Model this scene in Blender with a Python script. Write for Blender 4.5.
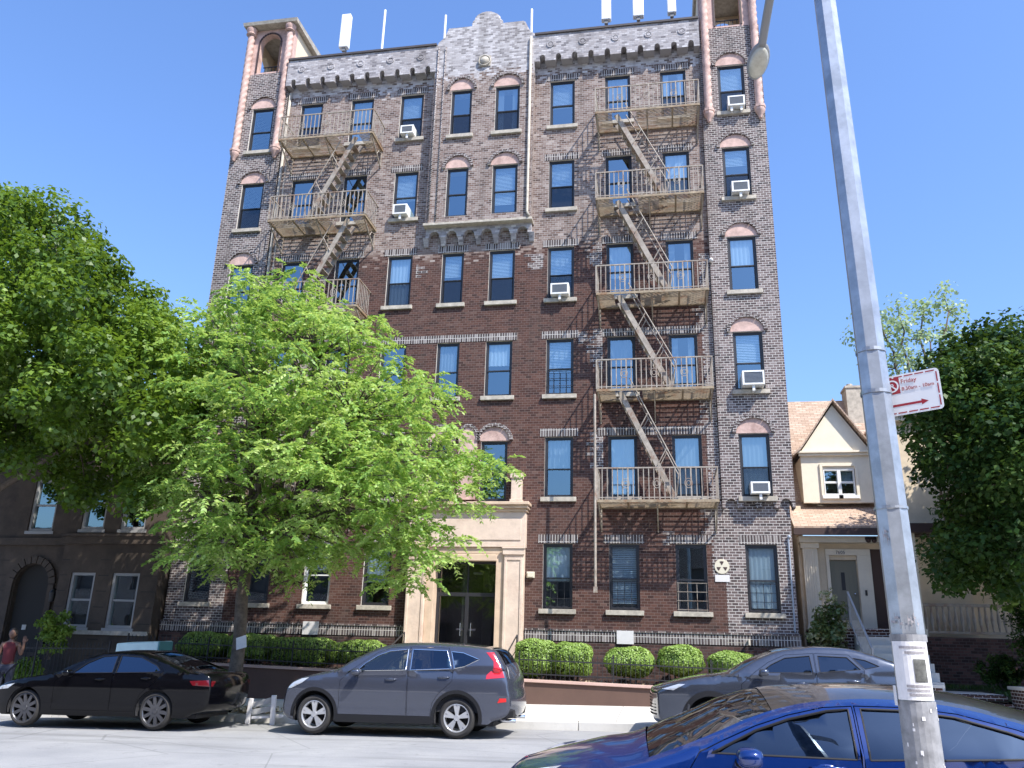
import bpy, bmesh, math, random
import numpy as np
from mathutils import Vector, Matrix
from mathutils.geometry import delaunay_2d_cdt

for o in list(bpy.data.objects): bpy.data.objects.remove(o)
SC = bpy.context.scene
COL = SC.collection
R_ = math.radians
rnd = random.Random(7)

# ------------------------------------------------------------------ camera
CAM = Vector((4.8193, -23.3624, 1.60))
yaw, pit, rol, FL = 0.185461651, 0.309662015, 0.0284116541, 827.104
fw = Vector((-math.sin(yaw)*math.cos(pit), math.cos(yaw)*math.cos(pit), math.sin(pit)))
r0 = Vector((math.cos(yaw), math.sin(yaw), 0)); u0 = r0.cross(fw)
rt = r0*math.cos(rol) + u0*math.sin(rol); up = -r0*math.sin(rol) + u0*math.cos(rol)
cd = bpy.data.cameras.new('camera'); cam = bpy.data.objects.new('camera', cd); COL.objects.link(cam)
cd.sensor_width = 36; cd.lens = FL/1024*36; cd.clip_start = .05; cd.clip_end = 2000
cam.matrix_world = Matrix(((rt.x, up.x, -fw.x, CAM.x), (rt.y, up.y, -fw.y, CAM.y), (rt.z, up.z, -fw.z, CAM.z), (0, 0, 0, 1)))
SC.camera = cam

# ------------------------------------------------------------------ light
SUN = Vector((1.25, -1.0, 2.0)).normalized()
W = bpy.data.worlds.new('World'); SC.world = W; W.use_nodes = True
wn = W.node_tree; wn.nodes.clear()
sky = wn.nodes.new('ShaderNodeTexSky'); sky.sky_type = 'NISHITA'; sky.sun_disc = False
sky.sun_elevation = math.asin(SUN.z); sky.sun_rotation = math.atan2(SUN.x, SUN.y)
sky.altitude = 0; sky.air_density = 1.4; sky.dust_density = 1.8; sky.ozone_density = 4.0
bg = wn.nodes.new('ShaderNodeBackground'); bg.inputs[1].default_value = 0.142
wo = wn.nodes.new('ShaderNodeOutputWorld')
tn = wn.nodes.new('ShaderNodeMix'); tn.data_type = 'RGBA'; tn.blend_type = 'MULTIPLY'; tn.inputs[0].default_value = 1; tn.inputs[7].default_value = (.80, .95, 1.26, 1)
wn.links.new(sky.outputs[0], tn.inputs[6]); wn.links.new(tn.outputs[2], bg.inputs[0]); wn.links.new(bg.outputs[0], wo.inputs[0])
ld = bpy.data.lights.new('sun', 'SUN'); ld.energy = 5.0; ld.angle = R_(.53); ld.color = (1, .955, .88)
sun = bpy.data.objects.new('sun', ld); COL.objects.link(sun)
sun.rotation_euler = (-SUN).to_track_quat('-Z', 'Y').to_euler()
SC.view_settings.view_transform = 'Standard'; SC.view_settings.look = 'None'
SC.view_settings.exposure = 0.68; SC.view_settings.gamma = 1
SC.render.engine = 'CYCLES'
SC.cycles.max_bounces = 8; SC.cycles.transparent_max_bounces = 16

# ------------------------------------------------------------------ node helpers / materials
class NT:
    def __init__(s, name):
        s.m = bpy.data.materials.new(name); s.m.use_nodes = True
        s.t = s.m.node_tree; s.t.nodes.clear()
        s.out = s.t.nodes.new('ShaderNodeOutputMaterial')
    def n(s, kind, **kw):
        nd = s.t.nodes.new('ShaderNode'+kind)
        for k, v in kw.items():
            if k.startswith('i_'):
                key = k[2:]
                sock = nd.inputs[int(key)] if key.isdigit() else nd.inputs[key.replace('_', ' ')]
                s.put(sock, v)
            else: setattr(nd, k, v)
        return nd
    def put(s, sock, v):
        if isinstance(v, bpy.types.NodeSocket): s.t.links.new(v, sock)
        elif isinstance(v, bpy.types.Node): s.t.links.new(v.outputs[0], sock)
        else:
            if isinstance(v, (tuple, list)) and len(v) == 3 and sock.type == 'RGBA': v = (*v, 1)
            sock.default_value = v
    def math(s, op, a, b=0.0, clamp=False):
        nd = s.t.nodes.new('ShaderNodeMath'); nd.operation = op; nd.use_clamp = clamp
        s.put(nd.inputs[0], a); s.put(nd.inputs[1], b); return nd.outputs[0]
    def mix(s, f, a, b, mode='MIX'):
        nd = s.t.nodes.new('ShaderNodeMix'); nd.data_type = 'RGBA'; nd.blend_type = mode
        s.put(nd.inputs[0], f); s.put(nd.inputs[6], a); s.put(nd.inputs[7], b); return nd.outputs[2]
    def ramp(s, f, stops, interp='LINEAR'):
        nd = s.t.nodes.new('ShaderNodeValToRGB'); nd.color_ramp.interpolation = interp
        e = nd.color_ramp.elements
        while len(e) > 1: e.remove(e[-1])
        e[0].position = stops[0][0]; e[0].color = (*stops[0][1], 1)
        for p, c in stops[1:]:
            k = e.new(p); k.color = (*c, 1)
        s.put(nd.inputs[0], f); return nd.outputs[0]
    def smooth(s, v, a, b):
        nd = s.t.nodes.new('ShaderNodeMapRange'); nd.interpolation_type = 'SMOOTHSTEP'
        s.put(nd.inputs[0], v); nd.inputs[1].default_value = a; nd.inputs[2].default_value = b
        return nd.outputs[0]
    def noise(s, scale, vec=None, detail=4, rough=.55, w=None):
        nd = s.t.nodes.new('ShaderNodeTexNoise'); nd.inputs['Scale'].default_value = scale
        nd.inputs['Detail'].default_value = detail; nd.inputs['Roughness'].default_value = rough
        if vec is not None: s.put(nd.inputs['Vector'], vec)
        return nd.outputs[0]
    def pos(s): return s.t.nodes.new('ShaderNodeNewGeometry').outputs['Position']
    def objc(s): return s.t.nodes.new('ShaderNodeTexCoord').outputs['Object']
    def done(s, sh, bump=None):
        s.t.links.new(sh if isinstance(sh, bpy.types.NodeSocket) else sh.outputs[0], s.out.inputs[0]); return s.m

def plain(name, col, rough=.6, metal=0., var=.0, scale=6., spec=.5, bump=0., coat=0., dirt=None):
    t = NT(name); c = col
    if var or bump or dirt:
        p = t.objc()
    if var:
        f = t.noise(scale, p, 6, .65)
        lo = tuple(x*(1-var) for x in col); hi = tuple(min(1, x*(1+var)) for x in col)
        c = t.ramp(f, [(.3, lo), (.7, hi)])
    if dirt:
        f2 = t.smooth(t.noise(scale*.35, p, 7, .7), .48, .68); c = t.mix(f2, c, dirt)
    b = t.n('BsdfPrincipled', i_Base_Color=c, i_Roughness=rough, i_Metallic=metal)
    b.inputs['Specular IOR Level'].default_value = spec
    if coat: b.inputs['Coat Weight'].default_value = coat; b.inputs['Coat Roughness'].default_value = .03
    if bump:
        bp = t.n('Bump', i_Strength=bump, i_Distance=.02, i_Height=t.noise(scale*6, p, 4, .6)); t.put(b.inputs['Normal'], bp)
    return t.done(b)

def glass(name, refl, tint, rough=.015, rcol=(1, 1, 1), wav=.0):
    t = NT(name)
    lw = t.n('LayerWeight', i_Blend=.35)
    f = t.math('ADD', refl, t.math('MULTIPLY', lw.outputs['Facing'], .55), True)
    tr = t.n('BsdfTransparent', i_Color=tint); gl = t.n('BsdfGlossy', i_Color=rcol, i_Roughness=rough)
    if wav:
        bp = t.n('Bump', i_Strength=wav, i_Distance=.02, i_Height=t.noise(1.3, t.pos(), 2, .5)); t.put(gl.inputs['Normal'], bp)
    return t.done(t.n('MixShader', i_0=f, i_1=tr, i_2=gl))

def brick_nodes(t, w=.17, h=.075, mort=.006, swap=False, offset=.5):
    p = t.pos(); s = t.n('SeparateXYZ', i_0=p)
    u = t.math('ADD', s.outputs[0], s.outputs[1]); v = s.outputs[2]
    if swap: u, v = v, u
    vec = t.n('CombineXYZ', i_0=u, i_1=v)
    b = t.n('TexBrick', offset=offset, i_Vector=vec, i_Color1=(0, 0, 0), i_Color2=(1, 1, 1), i_Mortar=(0, 0, 0), i_Scale=1.0)
    b.inputs['Mortar Size'].default_value = mort; b.inputs['Mortar Smooth'].default_value = .2
    b.inputs['Brick Width'].default_value = w; b.inputs['Row Height'].default_value = h
    return p, s, b
LOW = [(.0, (.038, .020, .018)), (.2, (.064, .029, .023)), (.5, (.086, .039, .030)), (.75, (.108, .052, .040)), (.9, (.058, .028, .025)), (1, (.135, .078, .063))]
UPP = [(.0, (.085, .060, .052)), (.2, (.155, .105, .086)), (.42, (.235, .175, .148)), (.6, (.295, .235, .205)), (.8, (.18, .118, .096)), (1, (.38, .32, .285))]
BAY = [(.0, (.055, .045, .047)), (.3, (.095, .07, .069)), (.6, (.14, .107, .103)), (.85, (.19, .15, .143)), (1, (.26, .22, .21))]
def bricky(name, zones):
    """zones: 'facade' blends lower red bricks into mottled upper bricks; otherwise one palette."""
    t = NT(name); p, s, b = brick_nodes(t, mort=.0075 if zones != 'facade' else .006)
    rc = b.outputs['Color']; mf = b.outputs['Fac']
    big = t.noise(.55, p, 5, .6); fine = t.noise(9, p, 3, .6)
    if zones == 'facade':
        low = t.ramp(rc, LOW); upp = t.ramp(rc, UPP)
        zz = t.math('ADD', s.outputs[2], t.math('ADD', t.math('MULTIPLY', t.math('SUBTRACT', rc, .5), .5), t.math('MULTIPLY', t.math('SUBTRACT', big, .5), .7)))
        f = t.smooth(zz, 13.45, 13.75)
        c = t.mix(f, low, upp); mo = t.mix(f, (.17, .125, .11), (.42, .39, .38))
        g = t.smooth(t.math('ADD', zz, t.math('MULTIPLY', t.math('SUBTRACT', fine, .5), .8)), 20.05, 20.4)
        c = t.mix(g, c, t.ramp(rc, [(.0, (.20, .19, .195)), (.3, (.34, .32, .325)), (.6, (.45, .43, .435)), (1, (.56, .54, .545))]))
    else:
        c = t.ramp(rc, zones); mo = (.56, .53, .50)
        if name == 'painted_brick': mo = (.30, .285, .29)
        if name == 'dark_base_brick': mo = (.10, .08, .075)
    c = t.mix(t.math('MULTIPLY', t.smooth(big, .35, .7), .45), c, t.mix(.5, c, (.07, .05, .045)))
    c = t.mix(mf, c, mo)
    st = t.n('TexNoise', i_Scale=1.0); st.inputs['Detail'].default_value = 5
    mp = t.n('Mapping', i_0=p); mp.inputs['Scale'].default_value = (2.2, 2.2, .25); t.put(st.inputs['Vector'], mp)
    c = t.mix(t.math('MULTIPLY', t.smooth(st.outputs[0], .52, .72), .32), c, (.06, .05, .045))
    bs = t.n('BsdfPrincipled', i_Base_Color=c, i_Roughness=.85); bs.inputs['Specular IOR Level'].default_value = .25
    hgt = t.math('ADD', t.math('MULTIPLY', t.math('SUBTRACT', 1.0, mf), .6), t.math('MULTIPLY', t.math('ADD', rc, fine), .3))
    bp = t.n('Bump', i_Strength=.7, i_Distance=.012, i_Height=hgt); t.put(bs.inputs['Normal'], bp)
    return t.done(bs)
def soldier_mat(name, dark, light):
    t = NT(name); p, s, b = brick_nodes(t, .25, .078, .009, True, 0.0)
    c = t.ramp(b.outputs['Color'], [(0, dark), (.7, tuple(x*1.7 for x in dark)), (1, light)])
    c = t.mix(b.outputs['Fac'], c, (.52, .49, .46))
    bs = t.n('BsdfPrincipled', i_Base_Color=c, i_Roughness=.85)
    bp = t.n('Bump', i_Strength=.6, i_Distance=.01, i_Height=t.math('SUBTRACT', 1.0, b.outputs['Fac'])); t.put(bs.inputs['Normal'], bp)
    return t.done(bs)
def leafmat(name, c1, c2, c3, trans=.35, spec=.4):
    t = NT(name); a = t.n('Attribute', attribute_name='tint')
    c = t.ramp(a.outputs['Fac'], [(0, c1), (.6, c2), (1, c3)])
    d = t.n('BsdfPrincipled', i_Base_Color=c, i_Roughness=.45); d.inputs['Specular IOR Level'].default_value = spec
    tl = t.n('BsdfTranslucent', i_Color=t.mix(.5, c, (c3[0]*1.3, c3[1]*1.3, c3[2]*.6)))
    return t.done(t.n('MixShader', i_0=trans, i_1=d, i_2=tl))
def carpaint(name, col, flake=.25, rough=.25):
    t = NT(name)
    v = t.noise(2.5, t.objc(), 5, .6)
    c = t.mix(t.math('MULTIPLY', t.smooth(v, .45, .75), .25), col, tuple(x*.75+.004 for x in col))
    b = t.n('BsdfPrincipled', i_Base_Color=c, i_Roughness=rough, i_Metallic=flake)
    b.inputs['Coat Weight'].default_value = 1.; b.inputs['Coat Roughness'].default_value = .04
    return t.done(b)

M = {}
M['facade'] = bricky('facade_brick', 'facade'); M['bay'] = bricky('bay_brick', BAY)
M['painted'] = bricky('painted_brick', [(.0, (.16, .15, .16)), (.25, (.32, .30, .31)), (.55, (.46, .44, .45)), (.8, (.36, .33, .33)), (1, (.58, .56, .57))]); M['base'] = bricky('dark_base_brick', [(0, (.03, .018, .017)), (.6, (.075, .035, .03)), (1, (.13, .07, .06))])
M['redbrick'] = bricky('red_garden_brick', LOW)
M['soldier'] = soldier_mat('soldier_brick', (.045, .034, .034), (.24, .21, .20))
M['reveal'] = plain('jamb_paint', (.50, .46, .42), .8, var=.25, scale=5)
M['sill'] = plain('sill_stone', (.40, .36, .30), .8, var=.3, scale=7, bump=.2)
M['pink'] = plain('pink_stucco', (.52, .36, .31), .85, var=.22, scale=5, bump=.25, dirt=(.34, .22, .19))
M['portal'] = plain('cream_cast_stone', (.62, .49, .39), .8, var=.14, scale=3, bump=.2, dirt=(.5, .37, .29))
M['portal_tan'] = plain('tan_stone', (.56, .42, .30), .75, var=.15, scale=3)
M['cream'] = plain('cream_stucco', (.68, .56, .40), .85, var=.10, scale=2, bump=.2)
M['creamtrim'] = plain('cream_trim', (.74, .66, .52), .6, var=.06, scale=4)
M['frame'] = plain('bronze_window_frame', (.022, .022, .026), .45)
M['whiteframe'] = plain('white_window_frame', (.72, .72, .70), .5)
M['greyframe'] = plain('grey_window_frame', (.30, .30, .30), .5)
M['blind'] = plain('window_blind', (.74, .76, .78), .8); M['curtain'] = plain('grey_curtain', (.38, .40, .43), .9)
M['dark'] = plain('dark_interior', (.03, .028, .026), .9); M['room'] = plain('room_wall', (.14, .13, .12), .9)
M['wglass'] = glass('window_glass', .27, (.60, .70, .76), .02, (.66, .86, .95), .05)
def screen():
    t = NT('insect_screen'); tr = t.n('BsdfTransparent', i_Color=(.55, .57, .60)); d = t.n('BsdfPrincipled', i_Base_Color=(.03, .032, .036), i_Roughness=.7)
    return t.done(t.n('MixShader', i_0=.18, i_1=tr, i_2=d))
M['screen'] = screen()
M['dglass'] = glass('door_glass', .12, (.45, .5, .5), .02)
M['iron'] = plain('tan_painted_iron', (.30, .26, .215), .6, var=.3, scale=7, dirt=(.20, .12, .08))
M['grating'] = plain('rusty_grating', (.27, .21, .14), .75, var=.35, scale=6, dirt=(.22, .12, .06))
M['blackiron'] = plain('black_iron', (.02, .02, .022), .5)
M['acwhite'] = plain('ac_white_plastic', (.74, .74, .72), .5, var=.08, scale=9); M['acgrill'] = plain('ac_coil_grey', (.16, .18, .21), .6, var=.2, scale=40)
M['white'] = plain('white_paint', (.62, .60, .59), .55, var=.06, scale=6)
M['antenna'] = plain('antenna_plastic', (.74, .75, .76), .5, var=.04)
M['roofing'] = plain('roof_membrane', (.16, .15, .14), .9); M['copper'] = plain('dark_coping', (.06, .05, .05), .7, var=.2)
def shingle():
    t = NT('tan_shingle'); p = t.pos(); s = t.n('SeparateXYZ', i_0=p)
    vec = t.n('CombineXYZ', i_0=s.outputs[0], i_1=t.math('ADD', t.math('MULTIPLY', s.outputs[2], 1.1), t.math('MULTIPLY', s.outputs[1], .45)))
    b = t.n('TexBrick', i_Vector=vec, i_Color1=(.0, 0, 0), i_Color2=(1, 1, 1), i_Mortar=(0, 0, 0), i_Scale=1.)
    b.inputs['Brick Width'].default_value = .22; b.inputs['Row Height'].default_value = .10; b.inputs['Mortar Size'].default_value = .008
    c = t.ramp(b.outputs['Color'], [(0, (.36, .26, .19)), (.5, (.43, .32, .245)), (1, (.50, .385, .30))])
    c = t.mix(t.math('MULTIPLY', b.outputs['Fac'], .6), c, (.2, .12, .09))
    bs = t.n('BsdfPrincipled', i_Base_Color=c, i_Roughness=.9)
    bp = t.n('Bump', i_Strength=.6, i_Distance=.02, i_Height=t.math('SUBTRACT', 1., b.outputs['Fac'])); t.put(bs.inputs['Normal'], bp)
    return t.done(bs)
M['shingle'] = shingle()
M['brown'] = plain('dark_brown_fascia', (.05, .028, .024), .6)
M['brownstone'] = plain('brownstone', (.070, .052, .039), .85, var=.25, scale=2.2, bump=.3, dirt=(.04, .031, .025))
def asphalt():
    t = NT('asphalt'); p = t.pos()
    c = t.ramp(t.noise(.6, p, 6, .65), [(.3, (.24, .24, .245)), (.7, (.33, .325, .32))])
    c = t.mix(t.math('MULTIPLY', t.smooth(t.noise(60, p, 2, .7), .45, .75), .5), c, (.16, .16, .165))
    mp = t.n('Mapping', i_0=p); mp.inputs['Scale'].default_value = (.12, 1.6, 1)
    c = t.mix(t.math('MULTIPLY', t.smooth(t.noise(1.2, mp.outputs[0], 5, .6), .50, .66), .55), c, (.16, .158, .155))
    c = t.mix(t.math('MULTIPLY', t.smooth(t.noise(3.5, p, 6, .75), .58, .70), .5), c, (.12, .118, .115))
    v = t.n('TexVoronoi', feature='DISTANCE_TO_EDGE', i_Scale=.35); mp2 = t.n('MixRGB', i_0=.15, i_1=p, i_2=t.n('TexNoise', i_Scale=1.5).outputs[1]); t.put(v.inputs['Vector'], mp2)
    c = t.mix(t.math('MULTIPLY', t.math('LESS_THAN', v.outputs[0], .0035), .35), c, (.07, .07, .07))
    b = t.n('BsdfPrincipled', i_Base_Color=c, i_Roughness=.85)
    bp = t.n('Bump', i_Strength=.5, i_Distance=.01, i_Height=t.noise(90, p, 3, .7)); t.put(b.inputs['Normal'], bp)
    return t.done(b)
M['asphalt'] = asphalt()
def concrete(name, col, joint=1.5):
    t = NT(name); p = t.pos(); s = t.n('SeparateXYZ', i_0=p)
    c = t.ramp(t.noise(1.2, p, 6, .65), [(.3, tuple(x*.85 for x in col)), (.7, tuple(min(.9, x*1.08) for x in col))])
    c = t.mix(t.math('MULTIPLY', t.smooth(t.noise(5, p, 5, .7), .55, .75), .35), c, tuple(x*.6 for x in col))
    if joint:
        fx = t.math('LESS_THAN', t.math('ABSOLUTE', t.math('SUBTRACT', t.math('FRACT', t.math('DIVIDE', s.outputs[0], joint)), .5)), .008)
        fy = t.math('LESS_THAN', t.math('ABSOLUTE', t.math('SUBTRACT', t.math('FRACT', t.math('DIVIDE', s.outputs[1], joint)), .5)), .008)
        c = t.mix(t.math('MULTIPLY', t.math('MAXIMUM', fx, fy), .6), c, tuple(x*.35 for x in col))
    b = t.n('BsdfPrincipled', i_Base_Color=c, i_Roughness=.85)
    bp = t.n('Bump', i_Strength=.3, i_Distance=.01, i_Height=t.noise(40, p, 4, .7)); t.put(b.inputs['Normal'], bp)
    return t.done(b)
M['sidewalk'] = concrete('sidewalk_concrete', (.58, .55, .50)); M['curb'] = concrete('kerb_stone', (.54, .52, .48), 0)
M['retain'] = concrete('stained_brown_concrete', (.105, .06, .045), 0); M['coping'] = concrete('pinkish_coping', (.46, .31, .26), 0)
M['soil'] = plain('garden_soil', (.09, .06, .04), .95, var=.5, scale=3, bump=.6); M['lawnsoil'] = plain('lawn_base', (.03, .045, .018), .95, var=.4, scale=4)
M['bark'] = plain('bark', (.12, .095, .075), .9, var=.45, scale=9, bump=.8)
M['locust'] = leafmat('locust_leaf', (.08, .18, .03), (.24, .41, .09), (.50, .61, .23), .45)
M['maple'] = leafmat('maple_leaf', (.035, .075, .010), (.10, .18, .02), (.21, .31, .045), .38)
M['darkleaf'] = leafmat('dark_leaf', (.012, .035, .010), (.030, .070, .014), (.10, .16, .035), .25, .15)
M['hazeleaf'] = leafmat('hazed_leaf', (.22, .31, .16), (.30, .40, .24), (.40, .50, .32), .4)  # pale tone stands in for haze and overexposure on the far tree
M['hedge'] = leafmat('boxwood_leaf', (.19, .30, .06), (.27, .40, .09), (.36, .48, .14), .3)
M['rose'] = leafmat('rose_leaf', (.03, .07, .02), (.10, .15, .05), (.42, .40, .22), .25)
M['lime'] = leafmat('lime_leaf', (.14, .22, .03), (.22, .33, .05), (.32, .42, .08), .35)
M['galv'] = plain('galvanised_steel', (.40, .42, .45), .42, .75, var=.22, scale=9, dirt=(.30, .32, .34))
M['signwhite'] = plain('sign_white', (.74, .74, .76), .4); M['signred'] = plain('sign_red', (.33, .018, .03), .45)
M['paper'] = plain('poster_paper', (.70, .68, .68), .8, var=.08, scale=20); M['inkgrey'] = plain('ink_grey', (.30, .28, .29), .8, var=.3, scale=60)
M['photo'] = plain('photo_print', (.10, .10, .09), .7, var=.9, scale=18)
M['tape'] = plain('tape_grey', (.23, .23, .24), .6, var=.35, scale=14)
M['lens'] = plain('lamp_lens', (.42, .40, .33), .25, var=.2, scale=12); M['lamphead'] = plain('lamp_housing', (.20, .20, .20), .5)
M['tyre'] = plain('tyre_rubber', (.028, .026, .025), .85, var=.2, scale=8); M['alloy'] = plain('alloy', (.62, .62, .63), .3, .75)
M['greyalloy'] = plain('grey_alloy', (.13, .13, .14), .3, .8)
M['trim'] = plain('black_trim', (.016, .016, .018), .6, spec=.2); M['chrome'] = plain('chrome', (.75, .75, .76), .12, 1.)
M['cabin'] = plain('cabin_dark', (.025, .025, .028), .8); M['seat'] = plain('seat_grey', (.09, .09, .095), .8); M['seattan'] = plain('seat_cream', (.55, .47, .36), .8)
M['red'] = plain('tail_lamp_red', (.50, .012, .02), .12, coat=1.); M['lampclear'] = plain('lamp_clear', (.55, .56, .58), .12, .3, coat=1.)
M['reddim'] = plain('dim_tail_lamp', (.10, .004, .008), .15, coat=1.)
M['redbright'] = plain('reflector_red', (.6, .02, .02), .3)
M['autoglass'] = glass('auto_glass', .06, (.42, .48, .46), .01); M['tintglass'] = glass('tinted_glass', .07, (.05, .055, .06), .01, (.55, .72, .95))
M['topglass'] = plain('dusty_roof_glass', (.035, .03, .026), .3, var=.3, scale=4, coat=1., spec=.3, dirt=(.06, .05, .042)); M['windscreen'] = glass('windscreen_glass', .07, (.42, .40, .38), .02)
M['p_suv'] = carpaint('slate_grey_paint', (.075, .083, .112), .55, .24); M['p_black'] = plain('black_paint', (.002, .002, .003), .12, spec=.35)
M['p_silver'] = carpaint('steel_grey_paint', (.07, .08, .105), .6, .16); M['p_blue'] = carpaint('blue_paint', (.002, .022, .14), .3, .16)
M['plate'] = plain('plate_white', (.66, .66, .68), .5); M['ink'] = plain('ink_dark', (.03, .03, .06), .6); M['note'] = plain('yellow_note', (.78, .74, .42), .7)
M['skin'] = plain('skin', (.15, .08, .055), .6); M['hair'] = plain('black_hair', (.012, .01, .01), .6); M['cloth'] = plain('dark_red_top', (.10, .015, .02), .9); M['jeans'] = plain('dark_trousers', (.018, .022, .04), .9); M['shoe'] = plain('pale_shoe', (.4, .4, .4), .7)
M['teal'] = plain('sun_bright_teal', (.70, .88, .85), .5, var=.06); M['tealdark'] = plain('teal_edge', (.10, .28, .30), .5)  # teal lightened to stand in for sunlight on the bin lid
M['litter'] = plain('dry_leaf_litter', (.45, .37, .25), .9, var=.3)
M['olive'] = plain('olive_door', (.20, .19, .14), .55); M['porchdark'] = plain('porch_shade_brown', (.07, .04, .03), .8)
M['yellow'] = plain('sign_cream', (.60, .55, .43), .5); M['pipe'] = plain('grey_blue_pipe', (.33, .37, .44), .5)
M['grassblade'] = leafmat('grass_blade', (.03, .07, .012), (.05, .10, .02), (.09, .15, .03), .25)

# ------------------------------------------------------------------ mesh helpers
def inpoly(x, z, P):
    c = False; j = len(P)-1
    for i in range(len(P)):
        a, b = P[i], P[j]
        if (a[1] > z) != (b[1] > z) and x < (b[0]-a[0])*(z-a[1])/(b[1]-a[1])+a[0]: c = not c
        j = i
    return c
def resample(P, step, closed=True):
    out = []; n = len(P)
    for i in range(n if closed else n-1):
        a, b = P[i], P[(i+1) % n]; L = math.hypot(b[0]-a[0], b[1]-a[1]); k = max(1, int(L/step+.5))
        for j in range(k): out.append((a[0]+(b[0]-a[0])*j/k, a[1]+(b[1]-a[1])*j/k))
    if not closed: out.append(tuple(P[-1]))
    return out
def fill2d(P, holes=(), extra=()):
    pts = []; edges = []
    for Q in [P]+list(holes):
        s = len(pts); pts += [Vector(q) for q in Q]; n = len(Q)
        edges += [(s+i, s+(i+1) % n) for i in range(n)]
    pts += [Vector(q) for q in extra]
    v, e, f, *_ = delaunay_2d_cdt(pts, edges, [], 0, 1e-5)
    tris = []
    for t in f:
        cx = sum(v[i].x for i in t)/len(t); cz = sum(v[i].y for i in t)/len(t)
        if inpoly(cx, cz, P) and not any(inpoly(cx, cz, h) for h in holes): tris.append(tuple(t))
    return [(q.x, q.y) for q in v], tris

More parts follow.
